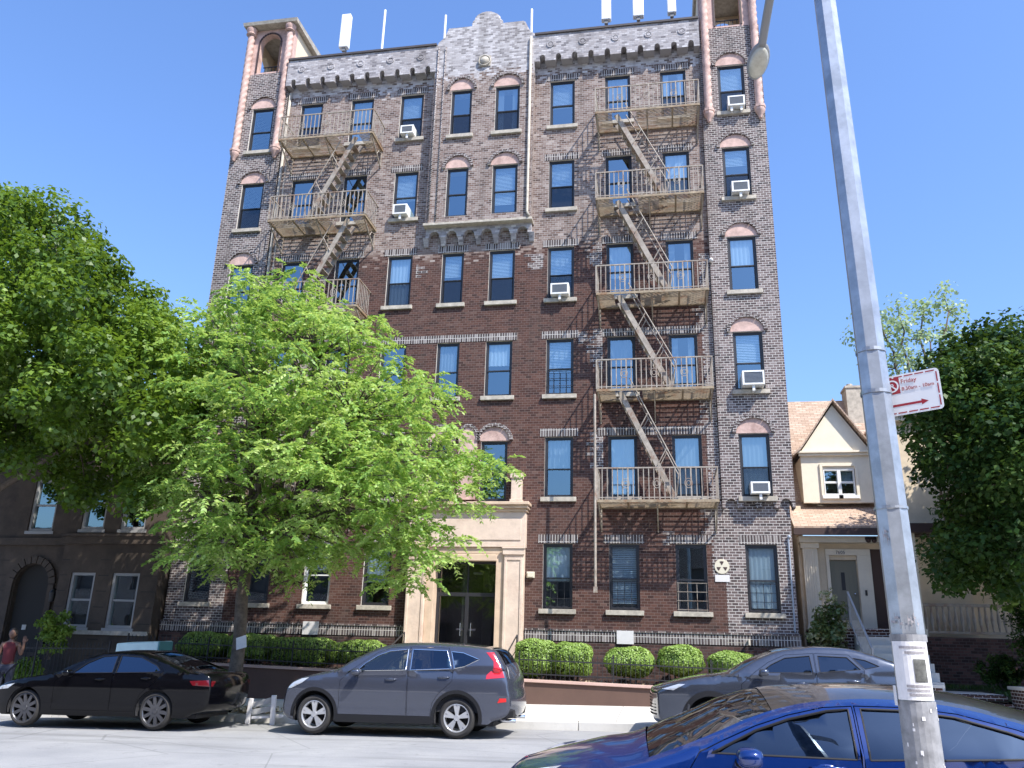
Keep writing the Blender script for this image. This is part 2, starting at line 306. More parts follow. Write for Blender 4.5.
def wloc(o):
    v = Vector((0, 0, 0))
    while o: v += o.location; o = o.parent
    return v
class MB:
    def __init__(s): s.v = []; s.f = []; s.mi = []
    def add(s, vs, fs, mi=0):
        n = len(s.v); s.v += [tuple(x) for x in vs]; s.f += [tuple(n+i for i in f) for f in fs]; s.mi += [mi]*len(fs); return s
    def hexa(s, p, mi=0): return s.add(p, [(0, 3, 2, 1), (4, 5, 6, 7), (0, 1, 5, 4), (1, 2, 6, 5), (2, 3, 7, 6), (3, 0, 4, 7)], mi)
    def box(s, x0, x1, y0, y1, z0, z1, mi=0):
        return s.hexa([(x0, y0, z0), (x1, y0, z0), (x1, y1, z0), (x0, y1, z0), (x0, y0, z1), (x1, y0, z1), (x1, y1, z1), (x0, y1, z1)], mi)
    def bar(s, p, q, w, h=None, upv=(0, 0, 1), mi=0):
        p, q = Vector(p), Vector(q); h = h or w; d = (q-p).normalized(); u = Vector(upv)
        if abs(d.dot(u)) > .98: u = Vector((0, 1, 0))
        a = d.cross(u).normalized(); b = a.cross(d).normalized(); a *= w/2; b *= h/2
        return s.hexa([p-a-b, p+a-b, p+a+b, p-a+b, q-a-b, q+a-b, q+a+b, q-a+b], mi)
    def tube(s, pts, r, n=8, mi=0, caps=True):
        pts = [Vector(p) for p in pts]; m = len(pts)
        rs = r if isinstance(r, (list, tuple)) else [r]*m
        vs = []; u = None
        for i, p in enumerate(pts):
            d = (pts[min(i+1, m-1)]-pts[max(i-1, 0)]).normalized()
            if u is None: u = Vector((1, 0, 0)) if abs(d.x) < .9 else Vector((0, 1, 0))
            a = d.cross(u).normalized(); b = a.cross(d).normalized(); u = b
            for k in range(n):
                t = 2*math.pi*k/n; vs.append(p+a*math.cos(t)*rs[i]+b*math.sin(t)*rs[i])
        fs = [(i*n+k, i*n+(k+1) % n, (i+1)*n+(k+1) % n, (i+1)*n+k) for i in range(m-1) for k in range(n)]
        if caps: fs += [tuple(range(n))[::-1], tuple((m-1)*n+k for k in range(n))]
        return s.add(vs, fs, mi)
    def plate(s, P, holes, f3, d, mi=0, back=True, mi_hole=None):
        """P in 2D, f3(a,b,t) gives 3D with t 0 (front) .. d (back)."""
        v, t = fill2d(P, holes)
        s.add([f3(a, b, 0) for a, b in v], t, mi)
        if back: s.add([f3(a, b, d) for a, b in v], [q[::-1] for q in t], mi)
        for k, Q in enumerate([P]+list(holes)):
            n = len(Q)
            s.add([f3(a, b, 0) for a, b in Q]+[f3(a, b, d) for a, b in Q], [(i, (i+1) % n, n+(i+1) % n, n+i) for i in range(n)], mi if (k == 0 or mi_hole is None) else mi_hole)
        return s
    def ellip(s, c, r, nu=14, nv=9, mi=0, pw=1.):
        vs = []
        sp = lambda x: math.copysign(abs(x)**pw, x)
        for j in range(nv+1):
            a = -math.pi/2+math.pi*j/nv
            for i in range(nu):
                t = 2*math.pi*i/nu
                vs.append((c[0]+r[0]*sp(math.cos(a))*sp(math.cos(t)), c[1]+r[1]*sp(math.cos(a))*sp(math.sin(t)), c[2]+r[2]*sp(math.sin(a))))
        return s.add(vs, [(j*nu+i, j*nu+(i+1) % nu, (j+1)*nu+(i+1) % nu, (j+1)*nu+i) for j in range(nv) for i in range(nu)], mi)
    def lathe(s, prof, c, axis='z', n=24, mi=0):
        vs = []
        for r, h in prof:
            for k in range(n):
                t = 2*math.pi*k/n; a, b = r*math.cos(t), r*math.sin(t)
                vs.append((c[0]+a, c[1]+b, c[2]+h) if axis == 'z' else (c[0]+a, c[1]+h, c[2]+b))
        return s.add(vs, [(i*n+k, i*n+(k+1) % n, (i+1)*n+(k+1) % n, (i+1)*n+k) for i in range(len(prof)-1) for k in range(n)], mi)
    def build(s, name, mats, parent=None, smooth=False, local=False, bevel=0, fix=True, loc=None, merge=0, angle=None):
        me = bpy.data.meshes.new(name)
        off = Vector((0, 0, 0))
        if parent is not None:
            if not local: off = wloc(parent)
        else:
            if loc is None:
                a = np.array(s.v); loc = ((a[:, 0].min()+a[:, 0].max())/2, (a[:, 1].min()+a[:, 1].max())/2, a[:, 2].min())
            off = Vector(loc)
        me.from_pydata([(x-off.x, y-off.y, z-off.z) for x, y, z in s.v], [], s.f)
        mats = mats if isinstance(mats, (list, tuple)) else [mats]
        for m in mats: me.materials.append(M[m] if isinstance(m, str) else m)
        if len(mats) > 1: me.polygons.foreach_set('material_index', s.mi)
        if fix or merge:
            bm = bmesh.new(); bm.from_mesh(me)
            if merge: bmesh.ops.remove_doubles(bm, verts=bm.verts, dist=merge)
            if fix: bmesh.ops.recalc_face_normals(bm, faces=bm.faces)
            bm.to_mesh(me); bm.free()
        if smooth: me.polygons.foreach_set('use_smooth', [True]*len(me.polygons))
        if angle: me.set_sharp_from_angle(angle=R_(angle))
        me.update()
        o = bpy.data.objects.new(name, me); COL.objects.link(o)
        if parent is not None: o.parent = parent
        else: o.location = off
        if bevel:
            b = o.modifiers.new('bevel', 'BEVEL'); b.width = bevel; b.segments = 2; b.limit_method = 'ANGLE'
        return o
def thing(name, label, cat, loc, group=None):
    o = bpy.data.objects.new(name, None); COL.objects.link(o); o.location = loc; o.empty_display_size = .2
    o['label'] = label; o['category'] = cat
    if group: o['group'] = group
    return o
def tag(o, label, cat, group=None):
    o['label'] = label; o['category'] = cat
    if group: o['group'] = group
    return o
def struct(o): o['kind'] = 'structure'; return o
XZ = lambda y0: (lambda a, b, t: (a, y0+t, b))
def rect(x0, x1, z0, z1): return [(x0, z0), (x1, z0), (x1, z1), (x0, z1)]
def arc(cx, cz, rx, rz, a0, a1, n): return [(cx+rx*math.cos(R_(a0+(a1-a0)*i/n)), cz+rz*math.sin(R_(a0+(a1-a0)*i/n))) for i in range(n+1)]
def text(s, name, size, mat, parent, matrix, bold=False, align='LEFT'):
    cu = bpy.data.curves.new(name, 'FONT'); cu.body = s; cu.size = size; cu.extrude = .0006; cu.align_x = align
    tmp = bpy.data.objects.new(name, cu); COL.objects.link(tmp)
    dg = bpy.context.evaluated_depsgraph_get(); me = bpy.data.meshes.new_from_object(tmp.evaluated_get(dg))
    bpy.data.objects.remove(tmp); me.materials.clear(); me.materials.append(M[mat]); me.name = name
    o = bpy.data.objects.new(name, me); COL.objects.link(o)
    if parent is not None:
        o.parent = parent; o.matrix_parent_inverse = Matrix.Identity(4); o.matrix_local = Matrix.Translation(-wloc(parent)) @ matrix
    else: o.matrix_world = matrix
    return o

# ------------------------------------------------------------------ ground
def zroad(x, y): return .018*(x+1.3)+.01*(y+7.5)-.045
def zwalk(x, y): return .018*(x+1.3)+.14+.04*(y+5.3)
def sheet(name, x0, x1, ys, fz, mat, nx=40):
    b = MB(); xs = np.linspace(x0, x1, nx+1)
    vs = [(x, y, fz(x, y)) for y in ys for x in xs]; n = nx+1
    b.add(vs, [(j*n+i, j*n+i+1, (j+1)*n+i+1, (j+1)*n+i) for j in range(len(ys)-1) for i in range(nx)])
    return struct(b.build(name, mat, loc=(0, 0, 0)))
b = MB(); b.add([(-600, -600, -1.6), (600, -600, -1.6), (600, 600, -1.6), (-600, 600, -1.6)], [(0, 1, 2, 3)]); struct(b.build('ground', 'soil', loc=(0, 0, 0)))
sheet('road', -60, 60, [-17.7, -12, -5.3], zroad, 'asphalt')
sheet('pavement', -60, 60, [-5.16, -4, -2.0, 2.5], zwalk, 'sidewalk')
sheet('near_pavement', -60, 60, [-30, -17.85], lambda x, y: zroad(x, -17.7)+.13, 'sidewalk')
for nm, y0, y1 in (('kerb', -5.3, -5.16), ('kerb', -17.85, -17.7)):
    b = MB()
    for i in range(40):
        xa, xb = -60+3*i, -60+3*(i+1)-.012
        q = lambda x, y, up_: (x, y, (zroad(x, y0)-.3) if not up_ else (zroad(x, y0)+.167 if y0 > -10 else zroad(x, -17.7)+.138))
        b.hexa([q(xa, y0, 0), q(xb, y0, 0), q(xb, y1, 0), q(xa, y1, 0), q(xa, y0, 1), q(xb, y0, 1), q(xb, y1, 1), q(xa, y1, 1)])
    struct(b.build(nm, 'curb', bevel=.015))
# raised garden beds behind the low wall
def zyard(x): return .92-.016*x
def bed(x0, x1, y0=-1.83, y1=.0, mat='soil'):
    b = MB(); n = 24; vs = []
    for j in range(5):
        for i in range(n+1):
            x = x0+(x1-x0)*i/n; vs.append((x, y0+(y1-y0)*j/4, zyard(x)-.05+rnd.uniform(-.02, .03)))
    b.add(vs, [(j*(n+1)+i, j*(n+1)+i+1, (j+1)*(n+1)+i+1, (j+1)*(n+1)+i) for j in range(4) for i in range(n)])
    return b
struct(bed(-9.9, -2.6).build('garden_bed', 'soil', loc=(0, 0, 0), smooth=True)); struct(bed(1.15, 8.3).build('garden_bed', 'soil', loc=(0, 0, 0), smooth=True))

# ------------------------------------------------------------------ apartment building
APT = thing('apartment_building', 'six storey brown brick apartment building with fire escapes and two pink corner turrets', 'apartment building', (-.85, 0, .7))
COLX = dict(A=-8.97, B=-7.10, C=-5.20, D=-3.38, E=-1.61, F=0.0, G=1.88, H=3.72, I=5.53, J=7.38)
ZT = {1: 4.45, 2: 7.54, 3: 10.61, 4: 13.71, 5: 16.85, 6: 19.94}
WH = 1.78
def sh(x, z, d): k = (23.3624-d)/23.3624; return CAM.x+(x-CAM.x)*k, CAM.z+(z-CAM.z)*k
DB, DC = .12, .33           # how far the corner bays and the centre stand proud
def plane_of(c, f):
    if c in 'AJ' and f >= 2: return DB
    if c in 'EF' and f >= 5: return DC
    return 0.
WIN = []
for f in range(1, 7):
    for c in 'ABCDEFGHIJ':
        if f == 1 and c in 'EF': continue
        w = .72 if c == 'E' else .83; x = COLX[c]
        if f == 2 and c in 'EF': x, w = (-1.64, .72) if c == 'E' else (-.045, .80)
        d = plane_of(c, f); X, Z = sh(x, ZT[f] - (.1 if f == 2 and c in 'EF' else 0), d)
        WIN.append(dict(c=c, f=f, x=X, w=w, z1=Z, z0=Z-WH, d=d, arch=(c in 'AJ' and f >= 2) or (c in 'EF' and f in (2, 5, 6))))
def hole(w): return rect(w['x']-w['w']/2, w['x']+w['w']/2, w['z0'], w['z1'])
XL, XR = -9.93, 8.34; XA, XJ = -8.05, 6.42; XC0, XC1 = -2.52, .95; ZC = 14.62; ZP = 20.55
def wall(name, P, holes, y, mat, depth=.2): 
    b = MB(); b.plate(P, holes, XZ(y), depth, back=False, mi_hole=1); return b.build(name, [mat, 'reveal'], APT, fix=False)
# main wall with the opening behind the projecting centre bay
mainP = [(XA, 1.0), (-2.4, 1.0), (-2.4, 5.4), (.94, 5.4), (.94, 1.0), (XJ, 1.0), (XJ, 21.2), (XC1, 21.2), (XC1, ZC), (XC0, ZC), (XC0, 21.2), (XA, 21.2)]
wall('wall', mainP, [hole(w) for w in WIN if w['d'] == 0 and w['c'] in 'BCDEFGHI'], 0, 'facade')
for c, x0, x1 in (('A', XL, XA), ('J', XJ, XR)):
    wall('wall', rect(x0, min(x1, 8.20), 1.0, 5.70), [hole(w) for w in WIN if w['c'] == c and w['f'] == 1], 0, 'bay')
    # turret bay above corbelled arches
    lo = [(x0, 5.42)]; n = 4; pw = (x1-x0)/n
    for i in range(n): lo += arc(x0+pw*(i+.5), 5.42, pw*.36, .27, 180, 0, 6)
    lo += [(x1, 5.42), (x1, 21.35), (x0, 21.35)]
    wall('bay_wall', lo, [hole(w) for w in WIN if w['c'] == c and w['f'] > 1], -DB, 'bay', .3)
cen = [(XC0, ZC), (XC1, ZC), (XC1, 21.6)]
cen += arc(XC1-.1, 22.28, .36, .62, 290, 180, 6)[0:] if False else [(XC1-.08, 21.75), (XC1-.28, 21.95), (XC1-.40, 22.3), (-.28, 22.3), (-.30, 22.5)] + arc(-.78, 22.55, .42, .32, 0, 180, 8) + [(-1.26, 22.5), (-1.28, 22.3), (XC0+.40, 22.3), (XC0+.28, 21.95), (XC0+.08, 21.75), (XC0, 21.6)]
b = MB(); b.plate(cen, [hole(w) for w in WIN if w['d'] == DC], XZ(-DC), .5, back=True, mi_hole=1); b.build('centre_gable', ['facade', 'reveal'], APT, fix=False)
# gable coping
b = MB(); cp = [p for p in cen[2:]]
b.tube([(x, -DC+.2, z+.03) for x, z in cp], .09, 6); b.build('gable_coping', 'painted', APT)
# parapets with scalloped corbel table
for x0, x1, n in ((XA, XC0, 10), (XC1, XJ, 10)):
    pw = (x1-x0)/n; lo = [(x0, ZP)]
    for i in range(n):
        cx = x0+pw*(i+.5); lo += [(cx-pw*.17, ZP)] + arc(cx, ZP+.13, pw*.17, .13, 180, 0, 6) + [(cx+pw*.17, ZP)]
    lo += [(x1, ZP), (x1, 21.62), (x0, 21.62)]
    b = MB(); b.plate(lo, [], XZ(-DC), DC+.3, back=True); b.build('parapet', 'painted', APT, fix=False)
    b = MB(); b.box(x0, x1, -DC-.05, .34, 21.623, 21.70); b.build('coping', 'copper', APT)
    for i in range(5):
        b = MB(); cx = x0+(x1-x0)*(i+.5)/5; b.lathe([(.0, -.02), (.06, -.02), (.08, 0)], (cx, -DC-.001, 21.2), 'y', 14)
        b.lathe([(.08, .0), (.09, -.025), (.13, -.025), (.14, 0)], (cx, -DC-.001, 21.2), 'y', 14)
        b.build('parapet_roundel', 'painted', APT)
# medallion of the gable
b = MB(); b.box(-.98, -.56, -DC-.03, -DC-.002, 20.55, 20.97); b.build('medallion_panel', 'sill', APT)
b = MB(); b.lathe([(0, -.10), (.10, -.09), (.16, -.04), (.17, 0)], (-.77, -DC-.032, 20.76), 'y', 18); b.lathe([(.17, 0), (.18, -.05), (.22, -.05), (.23, 0)], (-.77, -DC-.032, 20.76), 'y', 18)
b.build('medallion', 'sill', APT, smooth=True)
# centre ledge and corbels under it
b = MB(); b.box(XC0-.05, XC1+.05, -DC-.09, 0, ZC-.09, ZC-.002); b.build('ledge', 'sill', APT, bevel=.01)
b = MB()
n = 6; pw = (XC1-XC0)/n
lo = [(XC0, ZC-.42)]
for i in range(n): cx = XC0+pw*(i+.5); lo += [(cx-pw*.3, ZC-.42)]+arc(cx, ZC-.38, pw*.3, .17, 180, 0, 6)+[(cx+pw*.3, ZC-.42)]
lo += [(XC1, ZC-.42), (XC1, ZC-.092), (XC0, ZC-.092)]
b.plate(lo, [], XZ(-.20), .198, back=False)
for i in range(n+1):
    cx = XC0+pw*i; b.hexa([(cx-.07, -.05, ZC-.68), (cx+.07, -.05, ZC-.68), (cx+.07, -.003, ZC-.68), (cx-.07, -.003, ZC-.68), (cx-.09, -.2, ZC-.421), (cx+.09, -.2, ZC-.421), (cx+.09, -.003, ZC-.421), (cx-.09, -.003, ZC-.421)])
b.build('corbel_arches', 'painted', APT)
# body: sides, roof, dark rooms
b = MB()
b.box(XL, XL+.3, .21, 15, .2, 20.7); b.box(7.9, 8.20, .21, 14.72, .2, 20.7); b.box(XL, 8.2, 14.7, 15, .2, 20.7)
b.build('side_wall', 'bay', APT)
b = MB(); b.box(XL+.3, XR-.3, .35, 14.7, 20.4, 20.68); b.build('roof', 'roofing', APT)
b = MB(); b.box(XL+.3, XR-.3, 2.4, 2.6, 1.1, 20.39)
for f in range(2, 7): b.box(XL+.3, XR-.3, .215, 2.39, ZT[f]-2.55, ZT[f]-2.3)
for c0, c1 in zip('ABCDEFGHI', 'BCDEFGHIJ'):
    xm = (COLX[c0]+COLX[c1])/2; b.box(xm-.06, xm+.06, .215, 2.39, 1.1, 20.39)
b.build('room_partitions', 'room', APT)
# base: dark plinth, soldier band
b = MB(); b.box(XL-.02, -2.42, -.07, -.003, .2, 1.82); b.box(1.0, 8.22, -.07, -.003, .2, 1.82); b.build('plinth', 'base', APT)
b = MB(); b.box(XL-.03, -2.42, -.085, -.003, 1.84, 2.10); b.box(1.0, 8.23, -.085, -.003, 1.84, 2.10); b.build('base_band', 'soldier', APT)
b = MB(); b.box(XL-.04, -2.42, -.105, -.003, 2.103, 2.15); b.box(1.0, 8.24, -.105, -.003, 2.103, 2.15); b.build('water_table', 'bay', APT)
# brick patches and continuous lintel courses in grey brick
def quoin(x0, x1, z0, z1, y=-.004, jl=.22, jr=.22):
    b = MB(); k0 = int(z0/.075); k1 = int(z1/.075)
    for k in range(k0, k1):
        a = x0-(k % 2)*.11-rnd.choice([0, .11, jl]) if jl else x0; c = x1+((k+1) % 2)*.11+rnd.choice([0, .11, jr]) if jr else x1
        for w in WIN:
            if w['d'] == 0 and w['z0']-.14 < (k+1)*.075 and w['z1']+.25 > k*.075:
                h0, h1 = w['x']-w['w']/2-.14, w['x']+w['w']/2+.14
                if c > h0 and a < h1:
                    if (a+c)/2 < w['x']: c = h0
                    else: a = h1
        if c-a < .05: continue
        b.add([(a, y, k*.075), (c, y, k*.075), (c, y, (k+1)*.075), (a, y, (k+1)*.075)], [(0, 1, 2, 3)])
        b.add([(a, y, k*.075), (a, y, (k+1)*.075), (a, 0, (k+1)*.075), (a, 0, k*.075)], [(0, 1, 2, 3)])
        b.add([(c, y, k*.075), (c, y, (k+1)*.075), (c, 0, (k+1)*.075), (c, 0, k*.075)], [(0, 1, 2, 3)])
    return b
b = MB()
for q in [(6.15, 6.41, 3.6, 13.2, 0, None), (3.0, 3.24, 13.0, 13.8, 0, 0), (3.0, 3.22, 9.6, 10.9, 0, 0), (3.0, 3.2, 6.6, 7.7, 0, 0),
          (-8.04, -7.75, 5, 13.2, 0, None), (-3.0, -2.75, 12.9, 13.4, 0, 0), (1.05, 1.3, 13.0, 13.5, 0, 0), (2.35, 2.6, 10.45, 10.8, 0, 0), (5.0, 5.1, 4.4, 4.8, 0, 0)]:
    qq = quoin(*q[:4], jl=.22 if q[0] > -8 else 0, jr=.22 if q[5] is not None else 0)
    b.add(qq.v, qq.f)
b.build('brick_quoins', 'bay', APT, fix=False)

def arch_ring(b, cx, z, rx, rz, th, y0, y1, n=16):
    for i in range(n):
        a0 = 180-180*i/n; a1 = 180-180*(i+.86)/n
        P = [(cx+(rx)*math.cos(R_(a0)), z+rz*math.sin(R_(a0))), (cx+(rx+th)*math.cos(R_(a0)), z+(rz+th)*math.sin(R_(a0))), (cx+(rx+th)*math.cos(R_(a1)), z+(rz+th)*math.sin(R_(a1))), (cx+rx*math.cos(R_(a1)), z+rz*math.sin(R_(a1)))]
        b.hexa([(x, y0, z_) for x, z_ in P]+[(x, y1, z_) for x, z_ in P])
def window(w, parent, frame='frame', sill='sill', lintel=None, blind=None, glassm='wglass', arch=False, y=None, scr=False, bars=False):
    x0, x1, z0, z1 = w['x']-w['w']/2, w['x']+w['w']/2, w['z0'], w['z1']; yf = -w['d'] if y is None else y
    g = .002; fwd = .055; zm = z0+(z1-z0)*.47
    b = MB(); a, c = yf+.06, yf+.14
    b.box(x0+g, x0+fwd, a, c, z0+g, z1-g); b.box(x1-fwd, x1-g, a, c, z0+g, z1-g); b.box(x0+fwd, x1-fwd, a, c, z1-fwd, z1-g); b.box(x0+fwd, x1-fwd, a, c, z0+g, z0+fwd)
    s = .035; xa, xb = x0+fwd, x1-fwd
    for (q0, q1, ya, yb) in ((zm-.02, z1-fwd, a+.02, a+.045), (z0+fwd, zm+.02, a+.047, a+.072)):
        b.box(xa, xa+s, ya, yb, q0, q1); b.box(xb-s, xb, ya, yb, q0, q1); b.box(xa+s, xb-s, ya, yb, q1-s, q1); b.box(xa+s, xb-s, ya, yb, q0, q0+s)
    fr = b.build('window', frame, parent)
    b = MB()
    for (q0, q1, ym) in ((zm+.015, z1-fwd-s, a+.0325), (z0+fwd+s, zm-.015, a+.0595)):
        b.add([(xa+s, ym, q0), (xb-s, ym, q0), (xb-s, ym, q1), (xa+s, ym, q1)], [(0, 1, 2, 3)])
    b.build('pane', glassm, fr)
    if scr:
        b = MB(); b.add([(xa, a+.012, z0+fwd), (xb, a+.012, z0+fwd), (xb, a+.012, zm), (xa, a+.012, zm)], [(0, 1, 2, 3)]); b.build('insect_screen', 'screen', fr)
    if sill:
        b = MB(); b.box(x0-.10, x1+.10, yf-.09, yf-.003, z0-.13, z0-.002); b.box(x0+g, x1-g, yf-.003, a, z0-.05, z0+.001); b.build('sill', sill, fr, bevel=.008)
    if lintel:
        b = MB(); b.box(x0-.14, x1+.14, yf-.012, yf-.002, z1+.012, z1+.25); b.build('lintel', lintel, fr)
    if blind:
        kind, fr_ = blind; b = MB(); yb = a+.095
        if kind == 'blind':
            q0 = z1-fwd-(z1-z0)*fr_; k = int((z1-q0)/.05)
            for i in range(k): b.hexa([(xa, yb, z1-fwd-.05*i-.04), (xb, yb, z1-fwd-.05*i-.04), (xb, yb+.01, z1-fwd-.05*i-.04), (xa, yb+.01, z1-fwd-.05*i-.04), (xa, yb+.018, z1-fwd-.05*i-.002), (xb, yb+.018, z1-fwd-.05*i-.002), (xb, yb+.028, z1-fwd-.05*i-.002), (xa, yb+.028, z1-fwd-.05*i-.002)])
            b.build('blind', 'blind', fr)
        else:
            q0 = z0+fwd if fr_ >= .95 else z1-fwd-(z1-z0)*fr_; n = 18; hw = (xb-xa)
            segs = ((0, 1),) if kind == 'curtain' else ((0, .3), (.7, 1))
            for s0, s1 in segs:
                vs = []
                for i in range(n+1):
                    X = xa+hw*(s0+(s1-s0)*i/n); Y = yb+.02*math.sin(i*2.1); vs += [(X, Y, q0), (X, Y, z1-fwd)]
                b.add(vs, [(2*i, 2*i+2, 2*i+3, 2*i+1) for i in range(n)])
            b.build('curtain', 'blind' if rnd.random() < .6 else 'curtain', fr, smooth=True, fix=False)
    if bars:
        b = MB(); zt = z0+(z1-z0)*.42
        nb = 4 if bars == 2 else 5
        for i in range(nb): X = x0+.04+(x1-x0-.08)*i/(nb-1); b.bar((X, yf+.04, z0+.002), (X, yf+.04, zt), .013)
        for i in range(4): Z = z0+.05+(zt-z0-.05)*i/3; b.bar((x0+.01, yf+.026, Z), (x1-.01, yf+.026, Z), .013)
        b.build('window_guard', 'frame' if bars == 1 else 'iron', fr)
    if arch:
        b = MB(); rx = w['w']/2+.06; rz = .43; cx = w['x']
        pts = arc(cx, z1+.012, rx, rz, 0, 180, 16); b.plate(pts, [], XZ(yf-.006), .004, back=False); b.build('tympanum', 'pink', fr)
        b = MB(); arch_ring(b, cx, z1+.012, rx+.004, rz+.004, .10, yf-.07, yf-.002); b.build('brick_arch', 'bay', fr)
    return fr
BL = {('D', 6): ('blind', .5), ('F', 6): ('curtains', 1), ('G', 6): ('blind', .52), ('H', 6): ('curtain', .55), ('I', 6): ('curtains', 1), ('J', 6): ('blind', .45), ('C', 6): ('curtain', .9),
      ('D', 5): ('blind', .55), ('F', 5): ('blind', .75), ('G', 5): ('blind', .5), ('I', 5): ('curtain', 1), ('J', 5): ('blind', .3), ('E', 4): ('blind', .4), ('F', 4): ('blind', .45), ('G', 4): ('blind', .6), ('D', 4): ('curtain', .95),
      ('H', 4): ('curtain', .6), ('I', 4): ('curtains', 1), ('J', 4): ('curtain', .5), ('G', 3): ('blind', .55), ('H', 3): ('curtain', 1), ('I', 3): ('curtains', 1), ('J', 3): ('blind', .5), ('F', 3): ('curtain', .4), ('E', 3): ('curtain', .5),
      ('G', 2): ('curtain', .5), ('H', 2): ('curtain', .9), ('I', 2): ('curtain', .98), ('J', 2): ('curtain', .95), ('G', 1): ('curtain', .55), ('H', 1): ('blind', .85), ('J', 1): ('curtain', .9), ('A', 6): None, ('C', 1): ('blind', .4), ('D', 1): ('curtain', .6)}
for w in WIN:
    c, f = w['c'], w['f']
    lin = None if w['arch'] else 'soldier'
    window(w, APT, scr=rnd.random() < .5 and f > 1, blind=BL.get((c, f)), lintel=lin, arch=w['arch'], bars=(2 if (c, f) == ('I', 1) else 1 if (c, f) in (('G', 1), ('J', 1), ('H', 1), ('G', 3)) else False),
           sill=None if (c in 'EF' and f in (2, 5)) else 'sill', frame='whiteframe' if (c, f) == ('C', 1) else 'frame')
# continuous soldier courses between lintels on the third floor
b = MB()
for xa, xb, z in ((-5.0, -3.95, 10.62), (-2.82, -2.12, 10.62), (-1.10, -.56, 10.62), (3.0, 3.16, 7.55), (4.28, 4.97, 7.55), (4.28, 4.97, 10.62)):
    b = MB(); b.box(xa, xb, -.010, -.002, z, z+.24); b.build('soldier_course', 'soldier', APT)
# blank pink panel between the arched windows over the entrance
b = MB(); P = [(-1.12, 5.7), (-.56, 5.7), (-.56, 7.46)]+arc(-.84, 7.46, .28, .42, 0, 180, 12)[1:-1]+[(-1.12, 7.46)]
b.plate(P, [], XZ(-.03), .027, back=False); b.build('blank_panel', 'pink', APT)
b = MB(); arch_ring(b, -.84, 7.46, .285, .425, .09, -.07, -.002, 12); b.build('brick_arch', 'bay', APT)

# corner turrets: twisted pink columns and open belvedere
for s, (x0, x1) in enumerate(((XL, XA), (XJ, XR))):
    zb = 18.05; zt = 23.3
    for cx in (x0+.19, x1-.16):
        b = MB(); n = 18; m = 150; vs = []
        for i in range(m+1):
            z = zb+(zt-zb-.02)*i/m
            for k in range(n):
                t = 2*math.pi*k/n; r = .12*(1+.10*math.cos(3*t-z*24)); vs.append((cx+r*math.cos(t), -DB-.08+r*math.sin(t), z))
        b.add(vs, [(i*n+k, i*n+(k+1) % n, (i+1)*n+(k+1) % n, (i+1)*n+k) for i in range(m) for k in range(n)])
        col_ = b.build('twisted_column', 'pink', APT, smooth=True)
        b = MB(); b.lathe([(.0, -.36), (.05, -.35), (.09, -.22), (.155, -.12), (.165, -.06), (.16, .0), (.18, .0), (.18, .09), (.13, .12), (.0, .12)], (cx, -DB-.08, zb), 'z', 8); b.build('column_corbel', 'pink', col_, smooth=True, angle=40)
        b = MB(); b.lathe([(.13, -.25), (.19, -.2), (.15, -.14), (.2, -.02), (.2, .04), (0, .04)], (cx, -DB-.10, zt-.06), 'z', 16); b.build('column_capital', 'pink', col_, smooth=True, angle=40)
    ax = (x0+x1)/2+.0; aw = .40; z0 = 21.36
    hole_ = [(ax-aw, 21.42), (ax+aw, 21.42), (ax+aw, 22.68)]+arc(ax, 22.68, aw, .42, 0, 180, 14)[1:-1]+[(ax-aw, 22.68)]
    b = MB(); b.plate(rect(x0+.03, x1-.03, z0, zt), [hole_], XZ(-DB+.01), .25); b.build('belvedere_front', 'pink', APT)
    b = MB(); P = hole_[2:]; arch_ring(b, ax, 22.68, aw+.004, .424, .06, -DB-.02, -DB+.008, 14); b.box(ax-aw-.06, ax-aw-.004, -DB-.02, -DB+.008, 21.42, 22.67); b.box(ax+aw+.004, ax+aw+.06, -DB-.02, -DB+.008, 21.42, 22.67); b.build('arch_moulding', 'brown', APT)
    b = MB(); b.plate(rect(x0+.03, x1-.03, 20.7, zt), [[(x, z+.1) for x, z in hole_]], XZ(1.65), .2)
    for xs in (x0+.03, x1-.23):
        b.plate([(.15, 20.7), (1.64, 20.7), (1.64, zt), (.15, zt)], [[(.55, 21.6), (1.25, 21.6), (1.25, 22.7), (.9, 22.95), (.55, 22.7)]] if xs < -9 or xs > 7 else [], (lambda a, c_, t, xs=xs: (xs+t, a, c_)), .2)
    b.build('belvedere_wall', 'cream', APT)
    b = MB(); b.hexa([(x0-.06, -DB-.30, zt+.02), (x1+.16, -DB-.30, zt+.02), (x1+.16, 2.0, zt+.02), (x0-.06, 2.0, zt+.02), (x0-.08, -DB-.34, zt+.14), (x1+.18, -DB-.34, zt+.14), (x1+.18, 2.0, zt+.26), (x0-.08, 2.0, zt+.26)]); b.build('belvedere_roof', 'sill', APT)
    b = MB()
    for i in range(2): b.bar((ax-aw, .3, 21.75+.22*i), (ax+aw, .3, 21.75+.22*i), .03)
    for i in range(6): X = ax-aw+.06+i*(2*aw-.12)/5; b.bar((X, .3, 21.4), (X, .3, 21.97), .02)
    b.build('belvedere_rail', 'blackiron', APT)

